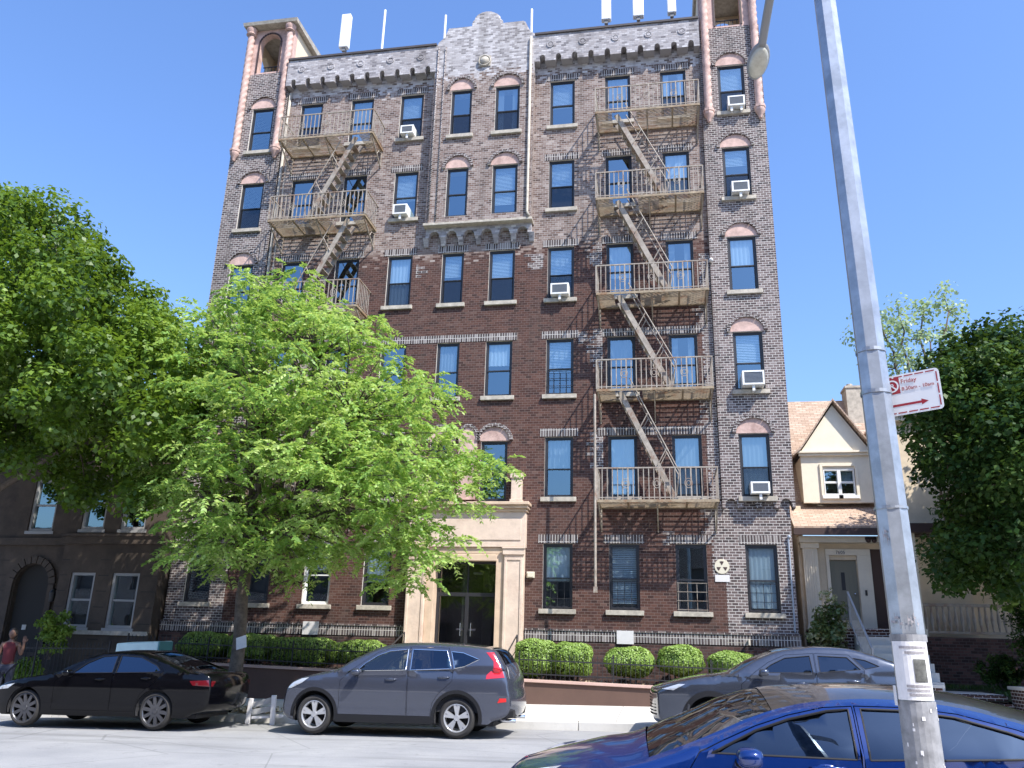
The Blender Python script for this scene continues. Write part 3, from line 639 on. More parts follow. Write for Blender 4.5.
# entrance portal
def pilaster(x0, x1, y, z0, z1, par, m='portal'):
    b = MB(); b.box(x0, x1, y, -.004, z0, z1); i = .09
    b.box(x0-.03, x1+.03, y-.05, y-.001, z0, z0+.18); b.box(x0-.03, x1+.03, y-.05, y-.001, z1-.2, z1-.04); b.box(x0-.05, x1+.05, y-.08, y-.001, z1-.038, z1)
    for a, c in ((x0+.02, x0+i), (x1-i, x1-.02)): b.box(a, c, y-.025, y-.001, z0+.26, z1-.28)
    b.box(x0+i, x1-i, y-.025, y-.001, z0+.26, z0+.33); b.box(x0+i, x1-i, y-.025, y-.001, z1-.35, z1-.28)
    return b.build('pilaster', m, par, bevel=.008)
POR = MB(); POR.box(-2.42, .99, -.30, -.004, 4.31, 5.30); POR.box(-2.30, .87, -.325, -.301, 4.50, 5.12); pr_ = POR.build('entablature', 'portal', APT, bevel=.01)
pilaster(.40, .96, -.30, 1.0, 4.30, APT); pilaster(-2.39, -1.83, -.30, 1.0, 4.30, APT)
b = MB(); b.box(-2.46, 1.03, -.36, -.004, 5.302, 5.38); b.box(-2.50, 1.07, -.44, -.004, 5.382, 5.47); b.box(-2.54, 1.11, -.52, -.004, 5.472, 5.56); b.build('cornice', 'portal_tan', APT, bevel=.015)
for xa in (.55, -2.26):
    b = MB(); b.box(xa, xa+.29, -.30, -.004, 5.563, 6.27); b.box(xa-.03, xa+.32, -.34, -.004, 6.272, 6.40); b.box(xa-.03, xa+.32, -.34, -.004, 5.562, 5.66); b.build('pedestal', 'portal', APT, bevel=.01)
b = MB()
for x0, x1, z0, z1 in ((-1.826, -1.60, 1.0, 4.12), (.17, .396, 1.0, 4.12), (-1.60, .17, 3.95, 4.12), (-1.826, .396, 4.122, 4.305)): b.box(x0, x1, -.24, .15, z0, z1)
b.box(-1.62, .19, -.262, -.241, 3.93, 4.1); b.build('door_surround', 'portal_tan', APT, bevel=.012)
DR = MB(); y = .16
for q in ((-1.6, -1.53, .98, 3.95), (.10, .17, .98, 3.95), (-1.53, .10, 3.88, 3.95), (-1.53, .10, 2.98, 3.08), (-.76, -.66, .98, 2.98), (-1.53, -.76, .98, 1.2), (-.66, .10, .98, 1.2), (-.73, -.69, 3.08, 3.88)): DR.box(q[0], q[1], y, y+.08, q[2], q[3])
DOOR = DR.build('entrance_door', 'frame', APT)
b = MB()
for q in ((-1.53, -.76, 1.2, 2.98), (-.66, .10, 1.2, 2.98), (-1.53, -.73, 3.08, 3.88), (-.69, .10, 3.08, 3.88)): b.add([(q[0], y+.04, q[2]), (q[1], y+.04, q[2]), (q[1], y+.04, q[3]), (q[0], y+.04, q[3])], [(0, 1, 2, 3)])
b.build('pane', 'dglass', DOOR)
b = MB(); pass
for X, xa in ((-.86, -.98), (-.56, -.62)):
    b = MB(); b.tube([(X, y-.05, 1.9), (X, y-.05, 2.25)], .018); b.box(xa, xa+.2, y-.06, y-.002, 2.05, 2.10); b.build('handle', 'chrome', DOOR)
# lobby behind the door
b = MB(); b.box(-1.9, .5, 5.0, 5.1, .9, 4.4); b.box(-1.95, -1.85, .25, 5, .9, 4.4); b.box(.45, .55, .25, 5, .9, 4.4); b.box(-1.9, .5, .25, 5, 4.4, 4.5); b.box(-1.9, .5, .25, 5, .9, .98); b.build('lobby', 'room', APT)
b = MB()
for X in (-1.05, -.72): b.box(X, X+.24, .9, 1.1, 3.66, 3.71)
b.build('lobby_light', 'white', APT)
# entrance steps with rails
b = MB()
for i in range(4): b.box(-2.2, .8, -2.3+.42*i, -.26, zwalk(-.7, -2)-.1 if i == 0 else .55+.14*(i-1)-.0, .55+.14*i+.0)
ST = tag(b.build('entrance_steps', 'sidewalk', None, bevel=.012), 'pale stone steps rising to the apartment entrance, mostly hidden behind the grey suv', 'steps')
for X in (-2.28, .86):
    b = MB(); b.tube([(X, -2.1, .5), (X, -2.1, 1.42), (X, -.5, 1.95), (X, -.5, .9)], .02, 8); b.tube([(X, -2.1, 1.1), (X, -.5, 1.6)], .012, 6)
    b.tube([(X, -2.1, 1.42), (X, -2.25, 1.36), (X, -2.26, 1.28)], .018, 6)
    tag(b.build('handrail', 'blackiron', None), 'black iron handrail at the %s pilaster of the cream entrance' % ('left' if X < 0 else 'right'), 'handrail')
# wall fittings
b = MB(); b.box(1.02, 1.24, -.10, -.004, 3.49, 3.66); b.box(1.05, 1.21, -.13, -.101, 3.51, 3.64); b.build('entrance_lamp', 'yellow', APT, bevel=.01)
b = MB(); b.tube([(8.10, -.04, 2.2), (8.10, -.04, 4.62)], .022); b.ellip((8.12, -.05, 4.66), (.05, .05, .05), 8, 6); b.build('conduit', 'pipe', APT)
b = MB(); b.tube([(XC1-.12, -DC-.05, 21.55), (XC1-.12, -DC-.05, ZC+.2), (XC1-.05, -DC-.1, ZC+.02)], .045); b.build('downpipe', 'sill', APT, smooth=True)
b = MB(); b.tube([(XC0+.1, -DC-.04, 21.5), (XC0+.1, -DC-.04, ZC+.1)], .025); b.tube([(XC0+.35, -DC-.03, 21.5), (XC0+.35, -DC-.03, ZC+.1)], .018); b.build('conduit', 'bay', APT, smooth=True)
b = MB(); b.tube([(XA+.10, -.07, 20.4), (XA+.10, -.07, 6.0)], .05); b.build('downpipe', 'sill', APT, smooth=True)
b = MB(); b.ellip((6.44, -.22, 12.86), (.07, .09, .07), 10, 7); b.box(6.42, 6.46, -.15, -.121, 12.8, 12.95); b.build('security_camera', 'white', APT, smooth=True)
b = MB(); b.box(6.34, 6.9, -.3, -.29, 1.9, 1.91); b.tube([(6.9, -.09, 1.95), (6.9, -.35, 1.98), (6.9, -.36, 1.85)], .03); b.build('hose_tap', 'sill', APT)
# signs on the band and the round emblem by the window
def plaque(x0, x1, z0, z1, y, label, lines=2):
    t = thing('notice_sign', label, 'sign', ((x0+x1)/2, y, z0)); b = MB(); b.box(x0, x1, y-.012, y, z0, z1); b.build('panel', 'white', t); return t
plaque(-5.44, -4.96, 1.83, 2.19, -.107, 'blank white rectangular notice on the brick band above the hedges left of the entrance')
plaque(3.50, 3.95, 1.80, 2.14, -.107, 'white rectangular notice on the brick band above the round hedges right of the entrance')
t = thing('emblem_sign', 'round cream sign with three dark segments on the brick wall near the right corner', 'sign', (6.33, -.01, 3.46))
b = MB(); b.lathe([(0, -.03), (.19, -.03), (.20, -.004)], (6.33, -.0, 3.86), 'y', 28); b.build('disc', 'yellow', t)
b = MB(); b.box(6.14, 6.52, -.02, -.006, 3.46, 3.64); b.build('plate', 'white', t)
b = MB()
for a in (90, 210, 330):
    P = [(6.33+.03*math.cos(R_(a)), 3.86+.03*math.sin(R_(a)))]+arc(6.33, 3.86, .14, .14, a-24, a+24, 5); b.plate(P, [], XZ(-.034), .003)
b.build('segment', 'brown', t)

# ------------------------------------------------------------------ air conditioners
def aircon(c, f, dx, wd, label, legs=1, hh=.36, prot=.27):
    w = next(q for q in WIN if q['c'] == c and q['f'] == f); x = w['x']+dx; z = w['z0']+.05; y0 = -w['d']-prot
    t = thing('air_conditioner', label, 'air conditioner', (x, -w['d'], z), 'window air conditioners')
    b = MB(); e = .05; yb = -w['d']+.20
    b.box(x-wd/2, x+wd/2, y0+.03, yb, z, z+hh)
    for q in ((x-wd/2, x-wd/2+e, z, z+hh), (x+wd/2-e, x+wd/2, z, z+hh), (x-wd/2+e, x+wd/2-e, z+hh-e, z+hh), (x-wd/2+e, x+wd/2-e, z, z+e)): b.box(q[0], q[1], y0, y0+.029, q[2], q[3])
    b.build('casing', 'acwhite', t, bevel=.006)
    b = MB(); b.box(x-wd/2+e, x+wd/2-e, y0+.02, y0+.028, z+e, z+hh-e)
    for i in range(9): Z = z+e+.02+(hh-2*e-.03)*i/8; b.box(x-wd/2+e, x+wd/2-e, y0+.008, y0+.019, Z, Z+.012)
    b.build('grille', 'acgrill', t)
    b = MB()
    for k in range(legs):
        X = x if legs == 1 else x+(-.15+.3*k); b.box(X-.035, X+.035, y0+.05, y0+.11, z-.16, z-.001); b.bar((X, y0+.08, z-.14), (X, -w['d']-.10, z-.14), .05)
    b.build('bracket', 'acwhite', t)
aircon('J', 6, .09, .52, 'white air conditioner on two legs in the top right turret window', 2)
aircon('J', 5, .05, .52, 'white air conditioner in the fifth floor window of the right corner bay')
aircon('J', 3, .05, .60, 'large white air conditioner in the third floor window of the right corner bay', prot=.36, hh=.42)
aircon('J', 2, .06, .50, 'small white air conditioner low in the second floor window of the right corner bay', hh=.32)
aircon('G', 4, .0, .56, 'white air conditioner in the fourth floor window just left of the right fire escape')
aircon('D', 6, -.03, .46, 'white air conditioner in the top floor window right of the left fire escape', 1, .31)
aircon('D', 5, -.06, .48, 'white air conditioner in the fifth floor window right of the left fire escape')

# ------------------------------------------------------------------ fire escapes
def fire_escape(name, label, x0, x1, floors, mirror, droppole):
    PZ = {2: 5.43, 3: 8.56, 4: 11.51, 5: 14.65, 6: 17.72}
    t = thing(name, label, 'fire escape', ((x0+x1)/2, 0, PZ[min(floors)]-.5), 'fire escapes')
    D = 1.1
    hx0, hx1 = (x0+.52, x0+1.25) if not mirror else (x1-1.25, x1-.52)     # stair opening
    for f in floors:
        z = PZ[f]
        b = MB()
        for y in (-D, -.02): b.bar((x0, y, z+.03), (x1, y, z+.03), .03, .07)
        for x in (x0, x1): b.bar((x, -D, z+.03), (x, -.004, z+.03), .03, .07)
        n = 15
        for i in range(n):
            y = -.06-(D-.12)*i/(n-1)
            segs = [(x0, x1)]
            if f > min(floors) and -1.0 < y < -.22: segs = [(x0, hx0), (hx1, x1)]
            for a, c in segs: b.box(a+.015, c-.015, y-.011, y+.011, z+.03, z+.05)
        for x in np.linspace(x0+.03, x1-.03, 5):
            if f > min(floors) and hx0 < x < hx1: continue
            b.bar((x, -D, z+.015), (x, -.01, z+.015), .05, .035)
        pf = b.build('platform', 'grating', t)
        for x in (x0+.04, x1-.04, (x0+x1)/2):
            b = MB()
            b.bar((x, -.006, z-.62), (x, -D+.03, z-.01), .035); b.bar((x, -.02, z-.66), (x, -.02, z-.0), .035)
            b.tube([(x, -.04, z-.1), (x, -.3, z-.16), (x, -.42, z-.34)], .014, 6)
            b.build('bracket', 'iron', t)
        rt_ = MB(); zr = z+.93
        for zz, w_ in ((zr, .035), (z+.12, .025)):
            for p, q in (((x0, -D), (x1, -D)), ((x0, -D), (x0, -.01)), ((x1, -D), (x1, -.01))): rt_.bar((*p, zz), (*q, zz), w_)
        k = int((x1-x0)/.135)
        for i in range(k+1):
            X = x0+(x1-x0)*i/k; rt_.bar((X, -D, z+.06), (X, -D, zr), .024 if i % 6 else .038)
        for X in (x0, x1):
            for i in range(1, 8): rt_.bar((X, -D+D*i/8, z+.06), (X, -D+D*i/8, zr), .018)
        rail = rt_.build('railing', 'iron', t)
        for cx in (x0+(x1-x0)*.24, x0+(x1-x0)*.5, x0+(x1-x0)*.76):
            b = MB()
            for r in (.05, .10):
                for sgn in (-1, 1):
                    b.tube([(cx+sgn*r*math.sin(a), -D-.012, z+.5+r*1.3*math.cos(a)) for a in np.linspace(0, math.pi, 8)], .010, 5, caps=False)
            b.build('scroll', 'iron', rail)
        if f-1 in floors:
            zb = PZ[f-1]+.06; xt = hx0 if not mirror else hx1; sgn = 1 if not mirror else -1; xb = xt+sgn*1.58; xt += sgn*.12
            b = MB()
            for y in (-.88, -.36): b.bar((xt, y, z+.04), (xb, y, zb), .035, .15)
            n = 11
            for i in range(1, n):
                a = i/n; X = xt+(xb-xt)*a; Z = z+.04+(zb-z-.04)*a; b.box(X-.09, X+.09, -.862, -.378, Z-.012, Z+.012)
            st = b.build('stair', 'iron', t)
            b = MB()
            for y in (-.92, -.32):
                b.tube([(xt+sgn*.28, y, z+.42), (xb+sgn*.1, y, zb+.80)], .018, 6); b.tube([(xb+sgn*.1, y, zb+.80), (xb, y, zb+.1)], .016, 6)
                for a in (.35, .68): X = xt+(xb-xt)*a; Z = z+(zb-z)*a; b.tube([(X, y, Z), (X+sgn*.26, y, Z+.48)], .014, 6)
            b.build('stair_handrail', 'iron', st)
    if droppole:
        b = MB(); b.tube([(x0-.05, -D-.05, PZ[3]-.1), (x0-.05, -D-.05, 3.1)], .035, 8); b.box(x0-.1, x0, -D-.1, -D, 3.05, 3.2); b.build('ladder_guide', 'iron', t)
    else:
        b = MB(); b.tube([(x0-.04, -.3, PZ[6]-.1), (x0-.04, -.3, PZ[2])], .03, 8); b.build('ladder_guide', 'iron', t)
fire_escape('fire_escape', 'right fire escape with five tan iron balconies and zigzag stairs', 3.07, 6.27, (2, 3, 4, 5, 6), False, True)
fire_escape('fire_escape', 'left fire escape with tan iron balconies partly hidden by the street tree', -7.62, -4.30, (2, 3, 4, 5, 6), True, False)

# ------------------------------------------------------------------ roof antennas
def panel_antenna(x, z0, z1, w, label, y=.6, tilt=0):
    t = thing('panel_antenna', label, 'antenna', (x, y, 20.7), 'rooftop antennas')
    b = MB(); b.box(x-w/2, x+w/2, y-.1, y+.12, z0, z1); b.build('radome', 'antenna', t, bevel=.03)
    b = MB(); b.tube([(x, y+.2, 20.69), (x, y+.2, z1-.1)], .035); b.box(x-.05, x+.05, y+.121, y+.24, z0+.2, z0+.26); b.box(x-.06, x+.06, y-.05, y+.05, z0-.14, z0-.002); b.build('mast', 'lamphead', t)
panel_antenna(-6.42, 22.75, 24.25, .36, 'single white panel antenna on the roof between the left turret and the gable')
panel_antenna(3.33, 22.75, 25.0, .34, 'leftmost of the three panel antennas on the roof by the right turret')
panel_antenna(4.45, 22.75, 25.0, .38, 'middle of the three panel antennas on the roof by the right turret')
panel_antenna(5.60, 22.75, 25.0, .30, 'rightmost of the three panel antennas, right beside the right turret')
for x, z0, z1, lb in ((-4.92, 21.7, 24.3, 'thin white whip antenna right of the single panel antenna'), (-2.55, 21.8, 23.75, 'thin short mast at the left end of the stepped gable'), (.66, 21.8, 23.6, 'thin short mast at the right end of the stepped gable')):
    b = MB(); b.tube([(x, .6, 20.69), (x, .6, z0+.5)], .03); b.tube([(x, .6, z0+.5), (x, .6, z1)], .045); tag(b.build('whip_antenna', 'antenna', None), lb, 'antenna', 'rooftop antennas')

# ------------------------------------------------------------------ neighbouring houses
def simple_window(par, x0, x1, z0, z1, y, frame, glassm='wglass', fw_=.08, sash=True, mull=False, curtain=None):
    b = MB(); 
    for q in ((x0, x0+fw_, z0, z1), (x1-fw_, x1, z0, z1), (x0+fw_, x1-fw_, z1-fw_, z1), (x0+fw_, x1-fw_, z0, z0+fw_)): b.box(q[0], q[1], y-.05, y+.1, q[2], q[3])
    zm = (z0+z1)/2
    if sash: b.box(x0+fw_, x1-fw_, y-.01, y+.06, zm-.03, zm+.03)
    if mull: b.box((x0+x1)/2-.05, (x0+x1)/2+.05, y-.04, y+.09, z0+fw_, z1-fw_)
    fr = b.build('window', frame, par, bevel=.005)
    b = MB(); b.add([(x0+fw_, y+.04, z0+fw_), (x1-fw_, y+.04, z0+fw_), (x1-fw_, y+.04, z1-fw_), (x0+fw_, y+.04, z1-fw_)], [(0, 1, 2, 3)]); b.build('pane', glassm, fr)
    if curtain:
        b = MB(); b.box(x0+fw_, x1-fw_, y+.2, y+.22, z1-fw_-(z1-z0)*curtain, z1-fw_); b.build('blind', 'blind', fr)
    b = MB(); b.box(x0-.06, x1+.06, y-.12, y+.0, z0-.1, z0-.003); b.build('sill', frame, fr)
    return fr
# cream gabled house on the right
HC = thing('gabled_house', 'cream stucco house with tan shingle roof and gabled dormer right of the apartment building', 'house', (10.2, 5, .6))
def wallp(par, name, P, holes, y, mat, d=.2): b = MB(); b.plate(P, holes, XZ(y), d); return b.build(name, mat, par, fix=False)
dr_ = (9.50, 10.24, 2.62, 4.30)
wallp(HC, 'wall', rect(8.66, 13.2, .5, 4.95), [rect(*dr_)], 2.2, 'cream')
b = MB(); b.box(8.66, 8.86, 2.41, 9, .5, 5.9); b.box(13.0, 13.2, 2.41, 9, .5, 5.9); b.build('side_wall', 'cream', HC)
b = MB(); b.box(9.0, 11.2, 3.6, 3.7, .6, 5.0); b.build('inner_wall', 'dark', HC)
# skirt roof, main roof, fascia
b = MB(); b.hexa([(8.5, 1.55, 5.10), (13.3, 1.55, 5.10), (13.3, 3.2, 6.16), (8.5, 3.2, 6.16), (8.5, 1.55, 5.18), (13.3, 1.55, 5.18), (13.3, 3.2, 6.25), (8.5, 3.2, 6.25)]); b.build('skirt_roof', 'shingle', HC)
b = MB(); b.box(8.48, 13.32, 1.50, 1.62, 4.93, 5.12); b.build('fascia', 'brown', HC)
b = MB(); b.hexa([(8.52, 3.0, 6.10), (13.3, 3.0, 6.10), (13.3, 5.2, 9.85), (8.52, 5.2, 9.85), (8.52, 2.93, 6.16), (13.3, 2.93, 6.16), (13.3, 5.16, 9.95), (8.52, 5.16, 9.95)])
b.hexa([(8.52, 5.2, 9.85), (13.3, 5.2, 9.85), (13.3, 8.6, 6.1), (8.52, 8.6, 6.1), (8.52, 5.16, 9.95), (13.3, 5.16, 9.95), (13.3, 8.7, 6.16), (8.52, 8.7, 6.16)]); b.build('main_roof', 'shingle', HC)
b = MB(); P = [(3.05, 5.4), (8.5, 5.4), (8.5, 6.1), (5.18, 9.82), (3.05, 6.15)]
for xs in (8.56, 13.1): b.plate(P, [], (lambda a, c, t, xs=xs: (xs+t, a, c)), .15)
b.build('gable_end', 'cream', HC)
# dormer
DM = MB(); DM.plate(rect(8.98, 11.02, 6.0, 7.42), [rect(9.60, 10.48, 6.22, 7.02)], XZ(2.45), .15); dm = DM.build('dormer', 'creamtrim', HC, fix=False)
b = MB(); b.box(8.985, 9.1, 2.601, 3.9, 6.1, 7.42); b.box(10.9, 11.015, 2.601, 3.9, 6.1, 7.42); b.build('dormer_cheek', 'cream', dm)
b = MB(); b.plate([(9.0, 7.56), (11.0, 7.56), (10.02, 9.02)], [], XZ(2.43), .12); b.build('dormer_gable', 'creamtrim', dm)
b = MB(); b.box(8.88, 11.12, 2.30, 2.44, 7.50, 7.56); b.box(8.92, 11.08, 2.36, 2.449, 7.42, 7.497); b.build('dormer_cornice', 'creamtrim', dm)
for sx in (-1, 1):
    b = MB(); xe = 10.02+sx*1.20; n = 6; prev = None
    curve = [(10.02, 9.18), (10.02+sx*.45, 8.52), (10.02+sx*.80, 8.0), (10.02+sx*1.02, 7.70), (10.02+sx*1.22, 7.52), (10.02+sx*1.30, 7.46)]
    for (xa, za), (xb_, zb_) in zip(curve, curve[1:]):
        b.hexa([(xa, 2.22, za-.07), (xb_, 2.22, zb_-.07), (xb_, 4.8, zb_-.07), (xa, 4.8, za-.07), (xa, 2.22, za), (xb_, 2.22, zb_), (xb_, 4.8, zb_), (xa, 4.8, za)])
    b.build('dormer_roof', 'shingle', dm)
simple_window(HC, 9.58, 10.04, 6.22, 7.02, 2.5, 'whiteframe', fw_=.05); simple_window(HC, 10.04, 10.50, 6.22, 7.02, 2.5, 'whiteframe', fw_=.05, curtain=.45)
b = MB(); b.box(9.5, 10.58, 2.40, 2.449, 6.1, 6.2); b.box(9.5, 9.58, 2.40, 2.449, 6.2, 7.1); b.box(10.5, 10.58, 2.40, 2.449, 6.2, 7.1); b.box(9.5, 10.58, 2.40, 2.449, 7.1, 7.18); b.build('window_surround', 'creamtrim', dm)
# porch front
b = MB(); b.box(8.75, 9.15, 1.95, 2.19, 2.3, 4.75); b.box(8.72, 9.18, 1.92, 2.19, 2.2, 2.45); b.box(8.70, 9.20, 1.90, 2.19, 4.6, 4.75)
for i in range(5): b.box(8.80+.065*i, 8.83+.065*i, 1.925, 1.949, 2.5, 4.55)
b.build('pilaster', 'creamtrim', HC)
b = MB(); b.box(8.66, 11.0, 1.80, 2.18, 4.753, 4.93); b.build('porch_beam', 'creamtrim', HC)
b = MB(); b.box(9.40, 9.49, 2.12, 2.196, 2.55, 4.42); b.box(10.25, 10.62, 2.12, 2.196, 2.3, 4.42); b.box(9.40, 10.62, 2.12, 2.196, 4.423, 4.6); b.build('door_casing', 'creamtrim', HC)
b = MB(); b.box(9.50, 10.24, 2.27, 2.33, 2.60, 4.30)
for i in range(6): b.box(9.53+.12*i, 9.535+.12*i, 2.262, 2.269, 2.62, 4.28)
dd = b.build('door', 'olive', HC); b = MB(); b.box(9.80, 9.90, 2.255, 2.261, 3.45, 3.95); b.build('door_window', 'frame', dd); b = MB(); b.ellip((10.14, 2.24, 3.35), (.03, .03, .03), 8, 6); b.build('handle', 'chrome', dd)
text('7605', 'house_number', .13, 'ink', HC, Matrix.Translation((9.68, 2.115, 4.46)) @ Matrix.Rotation(R_(90), 4, 'X'))
b = MB(); b.box(10.63, 11.0, 2.17, 2.195, 2.3, 4.6); b.build('opening_shade_panel', 'porchdark', HC)  # solid panel on the wall; its dark brown paints the shade of an opening
b = MB(); b.box(10.38, 10.44, 2.10, 2.119, 3.3, 3.45); b.build('mailbox', 'frame', HC)
b = MB()
for X in (10.52, 10.68): b.ellip((X, 1.74, 4.80), (.07, .09, .07), 8, 6)
b.box(10.45, 10.75, 1.74, 1.799, 4.82, 4.9); b.build('porch_light', 'brown', HC, smooth=False)
b = MB(); b.box(11.45, 13.25, 1.72, 4.4, 5.2, 8.25); b.build('wing_wall', 'cream', HC)
b = MB(); b.box(11.3, 13.4, 1.55, 4.6, 8.253, 8.4); b.build('wing_eave', 'creamtrim', HC)
b = MB(); b.hexa([(11.2, 1.45, 8.403), (13.5, 1.45, 8.403), (13.5, 4.7, 8.403), (11.2, 4.7, 8.403), (11.9, 2.6, 9.4), (12.8, 2.6, 9.4), (12.8, 3.5, 9.4), (11.9, 3.5, 9.4)]); b.build('wing_roof', 'shingle', HC)
b = MB(); b.box(10.95, 11.65, 4.6, 5.3, 8.4, 10.22); b.box(10.92, 11.68, 4.57, 5.33, 10.223, 10.30); b.tube([(11.15, 4.95, 10.30), (11.15, 4.95, 10.45)], .10, 10); b.build('chimney', 'sill', HC)
b = MB(); b.box(8.7, 11.1, -.1, 2.19, .5, 2.28); b.box(8.7, 11.1, -.14, 2.17, 2.283, 2.34); b.build('porch_floor', 'redbrick', HC)
b = MB()
for i in range(7): b.box(9.5, 11.0, -.16-.3*(i+1), -.16-.3*i, .6, 2.13-.2*i)
tag(b.build('porch_steps', 'curb', None), 'grey stone steps up to the porch of the cream gabled house', 'steps')
for X, lb in ((9.45, 'pale iron stair railing left of the porch steps of the cream house'),):
    b = MB(); A = Vector((X, -.2, 2.35)); Bv = Vector((X, -2.3, .95))
    b.bar(A+Vector((0, 0, .85)), Bv+Vector((0, 0, .85)), .05, .04); b.bar(A+Vector((0, 0, .12)), Bv+Vector((0, 0, .12)), .03); b.bar(Bv-Vector((0, 0, .3)), Bv+Vector((0, 0, .9)), .05); b.bar(A, A+Vector((0, 0, .9)), .05)
    for i in range(1, 15): p = A.lerp(Bv, i/15); b.bar(p+Vector((0, 0, .12)), p+Vector((0, 0, .84)), .016)
    tag(b.build('stair_railing', 'greyframe', None), lb, 'railing')
# second cream house, far right, mostly behind the tree
H2 = thing('shaded_house', 'cream house with balustraded porch half hidden behind the dark tree on the right', 'house', (16.6, 5, .6))
wallp(H2, 'wall', rect(13.22, 21, .5, 8.6), [rect(15.4, 16.3, 2.9, 4.5), rect(17.2, 18.2, 2.9, 4.5)], 3.0, 'cream')
b = MB(); b.plate([(13.0, 8.603), (21.2, 8.603), (17.1, 12.2)], [], XZ(3.0), .2); b.build('gable', 'cream', H2)
b = MB()
for sx in (-1, 1): b.hexa([(17.1, 2.5, 12.3), (17.1+sx*4.7, 2.5, 8.2), (17.1+sx*4.7, 12, 8.2), (17.1, 12, 12.3), (17.1, 2.5, 12.42), (17.1+sx*4.7, 2.5, 8.32), (17.1+sx*4.7, 12, 8.32), (17.1, 12, 12.42)])
b.build('roof', 'shingle', H2)
b = MB(); b.box(13.22, 13.42, 3.21, 12, .5, 8.6); b.box(20.8, 21, 3.21, 12, .5, 8.6); b.box(13.5, 20.7, 4.4, 4.5, .6, 5); b.build('side_wall', 'cream', H2)
simple_window(H2, 15.4, 16.3, 2.9, 4.5, 3.02, 'creamtrim'); simple_window(H2, 17.2, 18.2, 2.9, 4.5, 3.02, 'creamtrim')
b = MB(); b.box(11.3, 18.5, 1.2, 2.99, .6, 2.2); b.build('porch_floor', 'base', H2)
b = MB(); b.box(11.3, 18.5, 1.1, 3.19, 4.95, 5.2); b.build('porch_roof', 'brown', H2)
for X in (11.5, 14.2, 16.6, 18.3):
    b = MB(); b.box(X-.14, X+.14, 1.3, 1.58, 2.203, 4.95); b.box(X-.18, X+.18, 1.26, 1.62, 2.203, 2.4); b.build('porch_post', 'creamtrim', H2)
b = MB(); b.box(11.65, 14.05, 1.38, 1.48, 3.0, 3.08); b.box(11.65, 14.05, 1.38, 1.48, 2.3, 2.36)
for i in range(16): X = 11.72+.15*i; b.lathe([(.02, 0), (.035, .15), (.05, .3), (.025, .5), (.03, .64)], (X, 1.43, 2.36), 'z', 8)
b.build('balustrade', 'iron', H2, smooth=True, angle=40)  # darker tan material stands in for shade on the porch rail
b = MB(); b.box(16.75, 18.15, 1.36, 1.5, 2.203, 2.75); b.box(16.7, 18.2, 1.3, 1.56, 2.753, 2.85); b.build('porch_wall', 'redbrick', H2)
# lawn, brick steps and piers on the right
b = MB(); n = 20; vs = [(8.4+12*i/n, y, .78+.05*j+.02*math.sin(i*1.7)) for j, y in enumerate((-1.9, -1.2, -.4, 1.2)) for i in range(n+1)]
b.add(vs, [(j*(n+1)+i, j*(n+1)+i+1, (j+1)*(n+1)+i+1, (j+1)*(n+1)+i) for j in range(3) for i in range(n)]); struct(b.build('lawn', 'lawnsoil', loc=(0, 0, 0)))
b = MB()
for i in range(4): b.box(10.75, 12.35, -2.75+.32*i, -1.6, .25, .42+.15*i)
b.box(10.75, 12.35, -1.59, 0, .3, .90); tag(b.build('garden_steps', 'redbrick', None, bevel=.01), 'shaded red brick garden steps with grey treads behind the blue car', 'steps')
for i, (xa, xb, lb) in enumerate(((10.35, 10.72, 'red brick pier left of the shaded garden steps'), (12.38, 12.8, 'red brick pier right of the shaded garden steps at the frame edge'))):
    t = thing('brick_pier', lb, 'pier', ((xa+xb)/2, -2.4, .3)); b = MB(); b.box(xa, xb, -2.75, -1.9, .2, 1.03); b.build('shaft', 'redbrick', t); b = MB(); b.box(xa-.04, xb+.04, -2.8, -1.85, 1.033, 1.1); b.build('cap', 'curb', t)
t = thing('garden_wall', 'low red brick garden wall right of the brick steps at the right edge', 'wall', (15, -2.2, .3)); b = MB(); b.box(12.81, 19, -2.4, -1.95, .2, .92); b.build('brickwork', 'redbrick', t); b = MB(); b.box(12.81, 19, -2.44, -1.9, .923, .99); b.build('coping', 'curb', t)
t = thing('garden_wall', 'low brown wall under the lime shrub between the apartment and the brick steps', 'wall', (9.3, -2.0, .3)); b = MB(); b.box(8.35, 10.34, -2.0, -1.84, .2, .82); b.build('core', 'retain', t); b = MB(); b.box(8.35, 10.34, -2.03, -1.81, .823, .88); b.build('coping', 'coping', t)

# brownstone on the left
HB = thing('brownstone_house', 'shaded brown stone house with arched doorway left of the apartment building', 'house', (-14, 3, .2))
DOORP = [(-15.15, 1.1), (-13.92, 1.1), (-13.92, 3.1)]+arc(-14.535, 3.1, .615, .62, 0, 180, 14)[1:-1]+[(-15.15, 3.1)]
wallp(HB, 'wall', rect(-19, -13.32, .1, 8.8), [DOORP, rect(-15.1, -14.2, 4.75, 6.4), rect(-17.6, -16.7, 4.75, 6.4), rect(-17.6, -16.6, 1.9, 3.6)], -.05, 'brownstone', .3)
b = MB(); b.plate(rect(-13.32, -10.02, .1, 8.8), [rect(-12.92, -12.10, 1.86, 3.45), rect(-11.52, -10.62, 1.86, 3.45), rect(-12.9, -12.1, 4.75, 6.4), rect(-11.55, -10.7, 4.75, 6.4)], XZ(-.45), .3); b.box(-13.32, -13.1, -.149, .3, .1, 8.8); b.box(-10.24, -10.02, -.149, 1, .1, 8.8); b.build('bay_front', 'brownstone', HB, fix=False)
b = MB(); b.box(-19.0, -13.33, -.16, -.052, 4.30, 4.52); b.box(-13.36, -9.99, -.58, -.452, 4.30, 4.52); b.box(-13.40, -9.97, -.63, -.452, 4.523, 4.6); b.build('belt_course', 'brownstone', HB)
